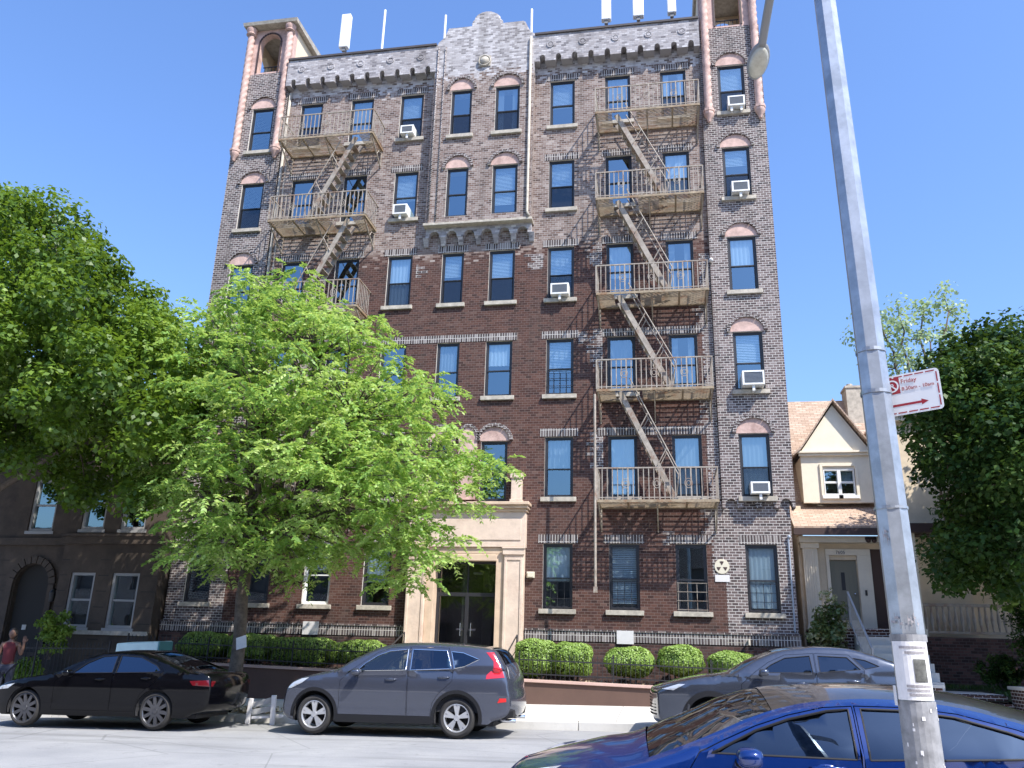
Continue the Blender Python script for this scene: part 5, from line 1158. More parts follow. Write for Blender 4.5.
def make_car(name, label, sp, loc, rz=0, ry=0):
    t = thing(name, label, sp.get('cat', 'car'), loc); t.rotation_euler = (0, ry, rz)
    c = Car(sp); pr = c.prof; paint = sp['paint']; ra = sp['arch']; zg = sp.get('sill', .24); xf, xr = sp['xf'], sp['xr']; zc = sp['R']
    # outline: profile + underside with arches
    P = list(pr)
    def arcpts(xc): 
        a0 = math.asin(max(-1, min(1, (zg-zc)/ra))); return [(xc+ra*math.cos(a), zc+ra*math.sin(a)) for a in np.linspace(a0, math.pi-a0, 22)]
    xe = pr[-1][0]; P += [(xe-.08, zg)] if xe-.08 > xr+ra else []
    P += arcpts(xr)+arcpts(xf)
    wins = sp['wins']; doors = sp['doors']
    shrink = lambda D, g: D
    b = MB()
    c.panel(b, P, doors+[w for k, w in wins if k == 'q'])
    iw0, iw1 = c.idx(sp['cowl']), c.idx(sp['header'])
    ib0, ib1 = c.idx(sp['rheader']), c.idx(sp['deck'])
    e = sp.get('pillar', .90); er = sp.get('railw', .90)
    n = len(pr)-1
    c.loft(b, 0, iw0); 
    for t0, t1 in ((-1, -e), (e, 1)): c.loft(b, iw0, iw1, t0, t1, m=2); c.loft(b, ib0, ib1, t0, t1, m=2)
    gr_ = sp.get('glassroof')
    if gr_:
        for t0, t1 in ((-1, -er), (er, 1)): c.loft(b, iw1, ib0, t0, t1, m=2)
    else: c.loft(b, iw1, ib0)
    c.loft(b, ib1, n)
    bo = b.build('body', paint, t, smooth=True, local=True, merge=.002, angle=38)
    b = MB(); c.loft(b, iw0, iw1, -e, e, -.012); ws = b.build('windscreen', sp.get('wsglass', 'windscreen'), t, smooth=True, local=True)
    b = MB(); c.loft(b, ib0, ib1, -e, e, -.012); b.build('rear_window', sp.get('rglass', 'tintglass'), t, smooth=True, local=True)
    if gr_: b = MB(); c.loft(b, iw1, ib0, -er, er, -.004); b.build('glass_roof', 'topglass', t, smooth=True, local=True)
    # doors (near and far side), glass, handles
    def inset(D, g):
        cx = sum(p[0] for p in D)/len(D); cz = sum(p[1] for p in D)/len(D); n_ = len(D); out = []
        for i in range(n_):
            p0, p1, p2 = np.array(D[i-1]), np.array(D[i]), np.array(D[(i+1) % n_]); d1 = (p1-p0)/max(np.linalg.norm(p1-p0), 1e-9); d2 = (p2-p1)/max(np.linalg.norm(p2-p1), 1e-9)
            n1 = np.array((-d1[1], d1[0])); n2 = np.array((-d2[1], d2[0])); m_ = n1+n2; k = np.dot(m_, n1); m_ = m_/max(k, .4); out.append(tuple(p1+m_*g))
        if abs(sum(D[i-1][0]*D[i][1]-D[i][0]*D[i-1][1] for i in range(n_))) and sum(D[i-1][0]*D[i][1]-D[i][0]*D[i-1][1] for i in range(n_)) < 0 and g > 0: return inset(D[::-1], g)
        return out
    for sd in (-1, 1):
        for di, D in enumerate(doors):
            W_ = [w for k, w in wins if k == di]
            b = MB(); c.panel(b, inset(D, .006), W_, sides=(sd,)); dr = b.build('door', paint, t, smooth=True, local=True, angle=40)
            for w in W_:
                b = MB(); c.panel(b, w, off=-.014, sides=(sd,), rings=False, step=.12); b.build('side_window', sp['glass'][di], dr, smooth=True, local=True)
                b = MB(); ww = resample(w, .05); b.tube([c.map(x, z, sd, -.004) for x, z in ww+ww[:1]], .008, 5); b.build('window_trim', sp.get('wtrim', 'trim'), dr, local=True)
            hx, hz = sp['handles'][di]
            b = MB(); y0 = sd*c.hw(hx, hz); b.tube([(hx-.11, y0, hz), (hx-.08, y0+sd*.03, hz+.003), (hx+.08, y0+sd*.03, hz+.006), (hx+.11, y0, hz+.006)], .013, 6); b.ellip((hx-.01, y0-sd*.004, hz), (.07, .012, .03), 10, 6); b.build('handle', sp.get('handlemat', paint), dr, local=True, smooth=True)
        for k, w in wins:
            if k == 'q':
                b = MB(); c.panel(b, w, off=-.012, sides=(sd,), rings=False, step=.12); b.build('quarter_window', sp['glass'][-1], t, smooth=True, local=True)
                b = MB(); ww = resample(w, .05); b.tube([c.map(x, z, sd, -.004) for x, z in ww+ww[:1]], .008, 5); b.build('window_trim', sp.get('wtrim', 'trim'), t, local=True)
        # mirror
        mx, mz = sp['mirror']; y0 = sd*(c.hw(mx, mz)); ym = y0+sd*.17
        b = MB(); b.tube([(mx, y0-sd*.02, mz-.03), (mx+.03, ym-sd*.06, mz)], [.04, .03], 8); b.build('mirror_arm', 'trim', t, local=True, smooth=True)
        b = MB(); b.ellip((mx+.05, ym, mz+.02), (.085, .115, .062), 16, 10, 0, .7); b.build('mirror', sp.get('mirrormat', paint), t, local=True, smooth=True)
        # arch trim, sill trim, liners
        if sp.get('clad'):
            for xc in (xf, xr):
                a0 = math.asin((zg-zc)/ra); aa = np.linspace(a0, math.pi-a0, 24); th = sp['clad']
                Q = [(xc+(ra-.004)*math.cos(a), zc+(ra-.004)*math.sin(a)) for a in aa]+[(xc+(ra+th)*math.cos(a), zc+(ra+th)*math.sin(a)) for a in aa[::-1]]
                b = MB(); c.panel(b, Q, off=.008, sides=(sd,), rings=False, step=.2); b.build('arch_trim', sp.get('cladmat', 'trim'), t, local=True, smooth=True)
            b = MB(); c.panel(b, [(xf+ra+.03, zg-.02), (xr-ra-.03, zg-.02), (xr-ra-.02, zg+.11), (xf+ra+.02, zg+.11)], off=.008, sides=(sd,), rings=False); b.build('sill_trim', sp.get('cladmat', 'trim'), t, local=True, smooth=True)
        for xc in (xf, xr):
            b = MB(); aa = np.linspace(-.25, math.pi+.25, 20); w0 = c.hw(xc, zc)
            vs = []
            for a in aa: X, Z = xc+(ra-.003)*math.cos(a), zc+(ra-.003)*math.sin(a); vs += [(X, sd*(c.hw(X, Z)-.02), Z), (X, sd*(w0-.36), Z)]
            m_ = len(aa); b.add(vs, [(2*i, 2*i+2, 2*i+3, 2*i+1) for i in range(m_-1)]); b.add([vs[2*i+1] for i in range(m_)], [tuple(range(m_))]); b.build('wheel_liner', 'cabin', t, local=True, fix=False)
            wheel(t, xc, sd, sp['W']-.01, sp['R'], sp['rim'], sp['spokes'], sp['wstyle'])
        for q in sp.get('lamps', []):
            kind, mat, poly = q; b = MB(); c.panel(b, poly, off=.006, sides=(sd,), step=.05); b.build(kind, mat, t, local=True, smooth=True)
    # underbody + cabin
    b = MB(); hb = sp['W']/2-.30; b.box(.35, c.L-.35, -hb, hb, .2, .42); b.build('underbody', 'cabin', t, local=True)
    zb = sp['belt']-.05; x0, x1 = sp['cowl']+.15, sp['deck']-.15
    b = MB(); hi = sp['W']/2-.14; b.hexa([(x0, -hi, .44), (x1, -hi, .44), (x1, hi, .44), (x0, hi, .44), (x0, -hi+.0, .5), (x1, -hi, .5), (x1, hi, .5), (x0, hi, .5)])
    b.box(x0-.1, x0+.25, -hi+.03, hi-.03, .6, zb-.02)
    for sd in (-1, 1): b.box(x0, x1, sd*hi-.02, sd*hi+.02, .44, zb-.03)
    b.build('cabin', 'cabin', t, local=True)
    for row, sx in enumerate(sp['seats']):
        for yy in ((-.38, .38)):
            b = MB(); top = sp.get('seattop', 1.05)
            b.ellip((sx, yy, .66), (.27, .25, .13), 12, 8, 0, .6); b.hexa([(sx+.18, yy-.24, .66), (sx+.32, yy-.24, .66), (sx+.32, yy+.24, .66), (sx+.18, yy+.24, .66), (sx+.34, yy-.19, top), (sx+.44, yy-.19, top), (sx+.44, yy+.19, top), (sx+.34, yy+.19, top)])
            b.ellip((sx+.40, yy, top+.12), (.06, .13, .10), 10, 7, 0, .7); b.build('seat', sp.get('seatmat', 'seat') if row else sp.get('seatmat1', 'seat'), t, local=True, bevel=.03)
    sx = sp['seats'][0]; b = MB(); cw = Vector((sx-.38, .38, .98)); 
    b.tube([cw+Vector((.10*math.sin(a)*0+ .075*math.cos(a)*.5, .17*math.sin(a), .16*math.cos(a))) for a in np.linspace(0, 2*math.pi, 22)], .014, 6); b.tube([cw, cw+Vector((-.3, 0, -.12))], .03, 6); b.build('steering_wheel', 'trim', t, local=True, smooth=True)
    return t, c

# grey compact suv
SUV = dict(L=4.48, W=1.86, belt=1.13, beltrise=.12, tumble=.34, shoulder=.80, R=.345, rim=.245, arch=.425, xf=.70, xr=3.48, sill=.25, paint='p_suv', cat='suv',
  prof=[(.30, .22), (.10, .27), (.02, .36), (0, .50), (.03, .67), (.08, .80), (.20, .92), (.40, 1.0), (.66, 1.06), (1.0, 1.13), (1.12, 1.17), (1.40, 1.34), (1.78, 1.52), (2.05, 1.60), (2.40, 1.645), (2.8, 1.655), (3.2, 1.645), (3.65, 1.615), (4.02, 1.565), (4.16, 1.50), (4.30, 1.30), (4.38, 1.15), (4.42, 1.02), (4.44, .85), (4.48, .66), (4.46, .50), (4.38, .38), (4.15, .30)],
  cowl=1.14, header=1.95, rheader=4.06, deck=4.32, pillar=.88,
  wins=[(0, [(1.52, 1.135), (1.66, 1.27), (1.9, 1.42), (2.12, 1.50), (2.48, 1.535), (2.48, 1.165)]), (1, [(2.57, 1.165), (2.57, 1.535), (3.24, 1.52), (3.36, 1.20)]), ('q', [(3.42, 1.205), (3.33, 1.505), (3.56, 1.485), (3.88, 1.37), (3.60, 1.24)])],
  doors=[[(1.19, .36), (1.19, .95), (1.36, 1.12), (1.62, 1.30), (1.88, 1.47), (2.14, 1.56), (2.52, 1.585), (2.52, .36)], [(2.53, .36), (2.53, 1.585), (3.28, 1.57), (3.40, 1.18), (3.38, .98), (3.12, .74), (3.02, .60), (2.98, .36)]],
  handles=[(2.20, .99), (3.22, 1.04)], mirror=(1.52, 1.10), glass=['autoglass', 'tintglass', 'tintglass'], seats=[1.95, 2.85], seatmat='seattan', clad=.06, spokes=5, wstyle='double', wtrim='chrome', seattop=1.12,
  lamps=[('tail_light', 'red', [(4.00, 1.50), (4.14, 1.50), (4.26, 1.32), (4.36, 1.06), (4.02, 1.03), (4.03, 1.10), (4.16, 1.22), (4.15, 1.34)]), ('headlight', 'lampclear', [(.11, .80), (.22, .90), (.40, .975), (.56, 1.0), (.42, .90), (.20, .80)]), ('fog_reflector', 'redbright', [(4.24, .62), (4.40, .64), (4.40, .70), (4.28, .70)])])
y0 = -7.52+.93
suv, cs = make_car('parked_suv', 'slate grey compact suv with red tail lights parked in front of the entrance', SUV, (-2.50, y0, zroad(-.5, -7)-.008), 0, -.014)
b = MB(); b.box(4.47, 4.50, -.26, .26, .80, .92); b.build('license_plate', 'plate', suv, local=True)
b = MB(); b.tube([(4.43, -.62, 1.0), (4.50, 0, .985), (4.43, .62, 1.0)], .03, 6); b.build('tailgate_strip', 'chrome', suv, local=True, smooth=True)
b = MB(); b.hexa([(4.25, -.80, .33), (4.50, -.70, .36), (4.50, .70, .36), (4.25, .80, .33), (4.25, -.86, .48), (4.52, -.72, .50), (4.52, .72, .50), (4.25, .86, .48)]); b.build('rear_bumper_trim', 'trim', suv, local=True, bevel=.02)
for sy in (-.55, .55): b = MB(); b.tube([(4.2, sy, .30), (4.53, sy, .30)], .035, 10); b.build('exhaust', 'chrome', suv, local=True, smooth=True)
for sd in (-1, 1): b = MB(); b.add([(4.37, sd*.70, 1.26), (4.43, sd*.72, 1.04), (4.455, sd*.50, 1.04), (4.41, sd*.52, 1.16)], [(0, 1, 2, 3)]); b.build('tailgate_lamp', 'lampclear', suv, local=True)

SED = dict(L=4.80, W=1.86, belt=.98, beltrise=.10, tumble=.38, shoulder=.70, R=.34, rim=.275, arch=.40, xf=.83, xr=3.70, sill=.22, paint='p_black', cat='car',
  prof=[(.25, .20), (.06, .26), (.01, .40), (0, .55), (.05, .68), (.20, .78), (.55, .88), (1.0, .95), (1.36, 1.01), (1.75, 1.20), (2.15, 1.36), (2.55, 1.425), (2.95, 1.43), (3.35, 1.38), (3.85, 1.22), (4.25, 1.08), (4.5, 1.05), (4.70, 1.03), (4.77, .95), (4.80, .75), (4.78, .50), (4.70, .36), (4.45, .28)],
  cowl=1.38, header=2.15, rheader=3.30, deck=4.22, pillar=.88,
  wins=[(0, [(1.80, 1.01), (2.05, 1.20), (2.35, 1.33), (2.68, 1.355), (2.68, 1.03)]), (1, [(2.76, 1.03), (2.76, 1.355), (3.2, 1.33), (3.60, 1.18), (3.72, 1.08), (3.55, 1.05)])],
  doors=[[(1.45, .32), (1.45, .86), (1.72, 1.06), (2.02, 1.26), (2.34, 1.375), (2.72, 1.395), (2.72, .32)], [(2.73, .32), (2.73, 1.395), (3.22, 1.37), (3.64, 1.21), (3.80, 1.07), (3.66, .88), (3.36, .64), (3.26, .32)]],
  handles=[(2.45, .90), (3.45, .93)], mirror=(1.78, 1.0), glass=['tintglass', 'tintglass'], seats=[2.05, 2.95], spokes=10, wstyle='vee', seattop=.95,
  lamps=[('tail_light', 'reddim', [(4.38, .90), (4.74, .92), (4.77, .80), (4.45, .82)]), ('headlight', 'lampclear', [(.04, .66), (.20, .74), (.55, .80), (.40, .70)])])
aud, ca = make_car('parked_sedan', 'black sedan with multi spoke wheels parked at the left in tree shade', SED, (-8.74, -7.62+.93, zroad(-6.5, -7)-.008), 0, -.016)
b = MB(); b.box(4.80, 4.83, -.26, .26, .70, .83); b.build('license_plate', 'plate', aud, local=True)
b = MB(); b.add([(4.79, -.80, .90), (4.86, -.3, .90), (4.86, .3, .90), (4.79, .80, .90), (4.79, -.80, .80), (4.87, -.3, .82), (4.87, .3, .82), (4.79, .8, .80)], [(0, 1, 5, 4), (1, 2, 6, 5), (2, 3, 7, 6)]); b.build('tail_light_bar', 'reddim', aud, local=True)

CRO = dict(L=4.62, W=1.86, belt=1.13, beltrise=.12, tumble=.42, shoulder=.82, R=.345, rim=.25, arch=.43, xf=.94, xr=3.64, sill=.30, paint='p_silver', cat='suv',
  prof=[(.28, .24), (.08, .30), (.01, .42), (-.0, .62), (.0, .80), (.05, .88), (.28, .97), (.72, 1.07), (1.25, 1.14), (1.42, 1.19), (1.80, 1.40), (2.2, 1.55), (2.6, 1.61), (3.0, 1.625), (3.4, 1.60), (3.75, 1.52), (4.05, 1.42), (4.25, 1.34), (4.45, 1.15), (4.55, 1.02), (4.58, .85), (4.62, .66), (4.58, .5), (4.5, .40), (4.2, .32)],
  cowl=1.44, header=2.15, rheader=3.85, deck=4.42, pillar=.88,
  wins=[(0, [(1.84, 1.18), (2.05, 1.32), (2.3, 1.435), (2.73, 1.475), (2.75, 1.19)]), (1, [(2.87, 1.195), (2.87, 1.475), (3.36, 1.455), (3.56, 1.25)]), ('q', [(3.63, 1.26), (3.46, 1.445), (3.66, 1.41), (3.88, 1.31)])],
  doors=[[(1.50, .42), (1.50, .98), (1.72, 1.17), (2.0, 1.36), (2.3, 1.49), (2.80, 1.52), (2.80, .42)], [(2.81, .42), (2.81, 1.52), (3.40, 1.50), (3.62, 1.24), (3.58, 1.0), (3.30, .76), (3.20, .62), (3.15, .42)]],
  handles=[(2.55, 1.0), (3.42, 1.05)], mirror=(1.84, 1.17), glass=['tintglass', 'tintglass', 'tintglass'], seats=[2.2, 3.0], clad=.09, spokes=5, wstyle='double', seattop=1.1,
  lamps=[('headlight', 'lampclear', [(.10, .88), (.40, .97), (.52, .97), (.30, .86)]), ('tail_light', 'red', [(4.25, 1.08), (4.50, 1.06), (4.54, .98), (4.30, .99)])])
maz, cm = make_car('parked_crossover', 'steel grey crossover parked at the far kerb behind the blue car', CRO, (4.62, -7.2+.93, zroad(6.8, -7)-.008), 0, -.018)
b = MB(); 
for i in range(7): b.tube([(-.02, -.62, .44+.055*i), (-.11, -.3, .44+.055*i), (-.13, 0, .44+.055*i), (-.11, .3, .44+.055*i), (-.02, .62, .44+.055*i)], .016, 5)
b.build('grille', 'trim', maz, local=True)

BLU = dict(L=4.70, W=1.86, belt=.93, beltrise=.05, tumble=.62, shoulder=.68, R=.335, rim=.25, arch=.39, xf=.85, xr=3.72, sill=.20, paint='p_blue', cat='car', r=.07,
  prof=[(.55, .20), (.36, .26), (.28, .40), (.28, .48), (.38, .555), (.62, .67), (.92, .775), (1.21, .85), (1.45, .935), (1.67, 1.02), (1.9, 1.115), (2.1, 1.185), (2.35, 1.24), (2.75, 1.272), (3.2, 1.245), (3.6, 1.155), (4.0, 1.04), (4.3, .975), (4.5, .92), (4.55, .78), (4.52, .5), (4.4, .3)],
  cowl=1.23, header=2.05, rheader=3.1, deck=4.15, pillar=.95, railw=.95, glassroof=True, rglass='topglass', nosecap=.14, crown=.10, nose=.55,
  wins=[(0, [(1.62, .92), (1.92, 1.065), (2.14, 1.14), (2.40, 1.20), (2.54, 1.215), (2.54, .92)]), (1, [(2.62, .92), (2.62, 1.22), (2.9, 1.22), (3.2, 1.19), (3.5, 1.115), (3.74, 1.04), (3.57, .97)])],
  doors=[[(1.46, .30), (1.46, .80), (1.54, .925), (1.70, 1.0), (1.92, 1.095), (2.14, 1.168), (2.38, 1.224), (2.57, 1.238), (2.57, .30)], [(2.58, .30), (2.58, 1.240), (2.9, 1.243), (3.22, 1.215), (3.56, 1.135), (3.80, 1.05), (3.68, .88), (3.36, .62), (3.26, .30)]],
  handles=[(2.35, .86), (3.36, .88)], mirror=(1.80, .90), glass=['tintglass', 'tintglass'], seats=[1.85, 2.75], spokes=5, wstyle='double', seattop=.96, wtrim='trim',
  lamps=[('headlight', 'lampclear', [(.10, .64), (.40, .76), (.62, .80), (.40, .68)]), ('tail_light', 'red', [(4.3, .98), (4.62, .95), (4.66, .85), (4.4, .86)])])
blu, cb = make_car('parked_sedan', 'bright blue sedan with dusty glass roof in the foreground behind the lamp post', BLU, (3.47, -17.25+.93, .055), 0, 0)
b = MB(); c0 = cb; A = Vector((1.40, .12, 1.02)); b.hexa([A+Vector(q) for q in ((0, -.075, 0), (.13, -.075, .075), (.13, .075, .075), (0, .075, 0), (-.003, -.075, .005), (.127, -.075, .08), (.127, .075, .08), (-.003, .075, .005))]); b.build('dashboard_note', 'note', blu, local=True)
b = MB(); b.ellip((1.95, 0, 1.22), (.02, .11, .035), 10, 6); b.build('rear_view_mirror', 'trim', blu, local=True, smooth=True)

# ------------------------------------------------------------------ lamp post, sign, posters
def poleaxis(z): return Vector((6.055-.0165*(z-1.1), -18.6, z))
def poler(z): return .094-.0045*z
POLE = thing('lamp_post', 'tall galvanised octagonal street lamp post in the right foreground', 'lamp post', tuple(poleaxis(.1)))
b = MB(); ZZ = [.1, .35, .36, 2.38, 4, 6, 7.3]; RR = [.17, .15, poler(.36), poler(2.38), poler(4), poler(6), poler(7.3)]
n = 8; vs = []
for z, r in zip(ZZ, RR):
    for k in range(n): a = 2*math.pi*(k+.35)/n; p = poleaxis(z); vs.append((p.x+r*math.cos(a), p.y+r*math.sin(a), z))
b.add(vs, [(i*n+k, i*n+(k+1) % n, (i+1)*n+(k+1) % n, (i+1)*n+k) for i in range(len(ZZ)-1) for k in range(n)]); b.add([(poleaxis(7.3).x, -18.6, 7.36)]+vs[-8:], [(0, 1+k, 1+(k+1) % 8) for k in range(8)]); b.build('shaft', 'galv', POLE)
b = MB(); tp = poleaxis(7.05); arm = [tp+Vector((0, .05, 0)), Vector((5.95, -18.0, 7.32)), Vector((5.945, -17.3, 7.44)), Vector((5.92, -16.75, 7.38)), Vector((5.885, -16.45, 7.22))]
b.tube([Vector(q) for q in catmull([tuple(a) for a in arm], 6)], .04, 10); b.build('arm', 'lamphead', POLE, smooth=True)
H = MB(); hc = Vector((5.862, -16.30, 7.16)); 
H.ellip((0, 0, 0), (.105, .20, .065), 20, 10); ang = Matrix.Rotation(R_(-22), 4, 'X') @ Matrix.Rotation(R_(8), 4, 'Z')
H.v = [tuple(hc+(ang @ Vector(q))) for q in H.v]; hd = H.build('luminaire', 'lamphead', POLE, smooth=True)
H = MB(); H.ellip((0, -.0, -.035), (.09, .165, .065), 20, 10); H.v = [tuple(hc+(ang @ Vector(q))) for q in H.v]; H.build('lens', 'lens', hd, smooth=True)
H = MB(); H.tube([(0, 0, .07), (0, 0, .15)], .035, 10); H.v = [tuple(hc+(ang @ Vector(q))) for q in H.v]; H.build('photocell', 'lampclear', hd, smooth=True)
# bands, tape and graffiti marks on the post
b = MB()
for z, h in ((3.27, .02), (3.02, .02), (2.37, .015)):
    r = poler(z)*1.035; p = poleaxis(z); b.lathe([(r, 0), (r, h)], (p.x, p.y, z), 'z', 24)
b.build('strap', 'galv', POLE)
b = MB()
def onpole(b, z0, z1, a0, a1, off, mat_i=0, n=10):
    vs = []
    for z in (z0, z1):
        p = poleaxis(z); r = poler(z)+off
        for i in range(n+1): a = R_(a0+(a1-a0)*i/n); vs.append((p.x+r*math.cos(a), p.y+r*math.sin(a), z))
    b.add(vs, [(i, i+1, n+2+i, n+1+i) for i in range(n)], mat_i)
b = MB(); onpole(b, 1.69, 1.725, 180, 360, .004); b.build('tape_band', 'tape', POLE)
b = MB(); onpole(b, 1.02, 1.405, 185, 355, .003)
for i in range(18): z = 1.03+rnd.random()*.35; a = 195+rnd.random()*140; onpole(b, z, z+.006+.014*rnd.random(), a, a+3+9*rnd.random(), .0045, 1, 3)
b.build('peeling_tape', ['tape', 'paper'], POLE, fix=False)
t = thing('poster', 'white missing style poster with a dark photo taped to the lamp post', 'poster', tuple(poleaxis(1.41)+Vector((0, -.1, 0))))
b = MB(); onpole(b, 1.41, 1.69, 198, 318, .006); b.build('sheet', 'paper', t, fix=False)
b = MB(); onpole(b, 1.495, 1.605, 262, 300, .008); b.build('photograph', 'photo', t, fix=False)
for z, a0, a1 in ((1.655, 225, 310), (1.63, 240, 300), (1.47, 235, 312), (1.45, 235, 305), (1.43, 240, 310)):
    b = MB(); onpole(b, z, z+.012, a0, a1, .0075); b.build('print_line', 'inkgrey', t, fix=False)
b = MB(); onpole(b, 1.38, 1.475, 168, 196, .012); tag(b.build('sticker', 'paper', None, fix=False), 'small white tag sticking out on the left side of the lamp post', 'sticker')
b = MB()
for z, a0, da in ((1.78, 205, 16), (1.80, 221, 14), (1.77, 236, 10), (1.79, 262, 8), (1.78, 272, 7), (1.80, 282, 7), (1.77, 292, 6)): onpole(b, z, z+.012, a0, a0+da, .003, 0, 3); onpole(b, z-.02, z+.03, a0, a0+2, .003, 0, 1)
for z, a0, da in ((2.22, 215, 12), (2.24, 222, 10), (2.20, 230, 6)): onpole(b, z, z+.014, a0, a0+da, .003, 0, 3); onpole(b, z-.03, z+.03, a0, a0+2, .003, 0, 1)
b.build('graffiti', 'inkgrey', POLE, fix=False)
# parking sign
SG = thing('parking_sign', 'white and red parking sign with right pointing arrow strapped to the lamp post', 'sign', (6.2, -18.5, 2.9))
sw, shh = .385, .29; th = R_(-30)
MX = Matrix.Translation((6.212, -18.585, 3.035)) @ Matrix.Rotation(th, 4, 'Z') @ Matrix.Rotation(R_(-1.5), 4, 'Y') @ Matrix.Scale(.82, 4)
def sgn(b, P, y, mi=0): v, t_ = fill2d(P); b.add([tuple(MX @ Vector((x, y, z))) for x, z in v], t_, mi)
def rrect(x0, x1, z0, z1, r): return arc(x1-r, z1-r, r, r, 0, 90, 4)+arc(x0+r, z1-r, r, r, 90, 180, 4)+arc(x0+r, z0+r, r, r, 180, 270, 4)+arc(x1-r, z0+r, r, r, 270, 360, 4)
b = MB(); b.plate(rrect(-sw/2, sw/2, -shh/2, shh/2, .025), [], (lambda a, c, t_: tuple(MX @ Vector((a, t_, c)))), .004); pn = b.build('panel', 'signwhite', SG)
b = MB(); g = .016
for i in range(5): 
    xa = -sw/2+.02+i*(sw-.04)/5
    for zz in (shh/2-g, -shh/2+g): sgn(b, rect(xa+.006, xa+(sw-.04)/5-.006, zz-.004, zz+.004), -.0012)
for i in range(3):
    za = -shh/2+.02+i*(shh-.04)/3; sgn(b, rect(sw/2-g-.004, sw/2-g+.004, za+.006, za+(shh-.04)/3-.006), -.0012)
b.build('border', 'signred', pn, fix=False)
b = MB(); sgn(b, rect(-sw/2+.028, -sw/2+.128, .01, .125), -.0012); sgn(b, rect(-sw/2+.028, .06, -.082, -.066), -.0012); sgn(b, [(.06, -.095), (.105, -.074), (.06, -.053)], -.0012); b.build('arrow', 'signred', pn, fix=False)
b = MB(); cx, cz = -sw/2+.078, .068
v = [(cx+r*math.cos(a), cz+r*math.sin(a)) for r in (.034, .045) for a in np.linspace(0, 2*math.pi, 29)[:-1]]
b.add([tuple(MX @ Vector((x, -.002, z))) for x, z in v], [(k, (k+1) % 28, 28+(k+1) % 28, 28+k) for k in range(28)])
sgn(b, [(cx-.028, cz+.022), (cx-.021, cz+.029), (cx+.028, cz-.022), (cx+.021, cz-.029)], -.0022); b.build('symbol', 'signwhite', pn, fix=False)
XF = lambda x, z, y=-.0026: MX @ Matrix.Translation((x, y, z)) @ Matrix.Rotation(R_(90), 4, 'X')
text('P', 'symbol_letter', .055, 'signwhite', pn, XF(cx-.016, cz-.02))
text('Friday', 'lettering', .042, 'signred', pn, XF(-.055, .078)); text('8:30am - 10am', 'lettering', .035, 'signred', pn, XF(-.055, .026))
# ------------------------------------------------------------------ kerbside odds and ends
t = thing('discarded_frame', 'white broken furniture frame with grey rails on the kerb in front of the suv', 'junk furniture', (-3.7, -5.6, zroad(-3.7, -5.6)))
z0 = zwalk(-3.7, -5.2)-.02; y_ = -5.75
for X, hh, lean in ((-3.98, .42, .03), (-3.42, .50, -.02)):
    b = MB(); b.bar((X, y_, z0-.15), (X+lean, y_, z0+hh-.06), .10, .06); b.build('post', 'white', t, bevel=.01)
for z1, z2 in ((.22, .36), (.08, .18)):
    b = MB(); b.bar((-3.93, y_+.01, z0+z1), (-3.44, y_+.06, z0+z2), .05, .11); b.build('rail', 'greyframe', t, bevel=.008)
b = MB(); b.bar((-3.9, y_, z0-.02), (-3.3, y_+.25, z0+.02), .06, .05); b.build('loose_board', 'white', t)
t = thing('storage_bin', 'long pale teal bin lid coloured bright as if sunlit behind the black sedan roof', 'bin', (-8.4, -2.9, .2))
b = MB(); b.box(-9.05, -7.98, -3.15, -2.6, .12, 1.20); b.build('bin_body', 'frame', t, bevel=.02)
b = MB(); b.hexa([(-9.12, -3.2, 1.23), (-7.94, -3.2, 1.30), (-7.94, -2.55, 1.36), (-9.12, -2.55, 1.30), (-9.12, -3.2, 1.46), (-7.94, -3.2, 1.53), (-7.94, -2.55, 1.56), (-9.12, -2.55, 1.50)]); b.build('lid', 'teal', t, bevel=.03)
b = MB(); b.box(-7.938, -7.90, -3.2, -2.6, 1.32, 1.54); b.build('lid_end', 'tealdark', t)
t = thing('tree_notice', 'small white paper notice tied to the street tree trunk', 'notice', (-4.86, -4.82, 1.45)); b = MB(); b.hexa([(-4.94, -4.80, 1.40), (-4.70, -4.80, 1.47), (-4.70, -4.79, 1.47), (-4.94, -4.79, 1.40), (-4.98, -4.80, 1.66), (-4.74, -4.80, 1.74), (-4.74, -4.79, 1.74), (-4.98, -4.79, 1.66)]); b.build('paper', 'paper', t)

# ------------------------------------------------------------------ person at the left edge
def skin_mesh(name, verts, edges, radii, mat, parent, sub=2):
    me = bpy.data.meshes.new(name); me.from_pydata(verts, edges, []); o = bpy.data.objects.new(name, me); COL.objects.link(o); o.parent = parent
    m = o.modifiers.new('skin', 'SKIN')
    for i, r in enumerate(radii): me.skin_vertices[0].data[i].radius = (r, r) if not isinstance(r, tuple) else r
    me.skin_vertices[0].data[0].use_root = True
    m.use_smooth_shade = True; s_ = o.modifiers.new('sub', 'SUBSURF'); s_.levels = sub; s_.render_levels = sub
    me.materials.append(M[mat]); return o
PZ_ = zwalk(-10.6, -5)-.005
PE = thing('person', 'person in dark red top and dark trousers raising one hand beside the black sedan', 'person', (-10.75, -4.9, PZ_)); PE.rotation_euler = (0, 0, R_(25))
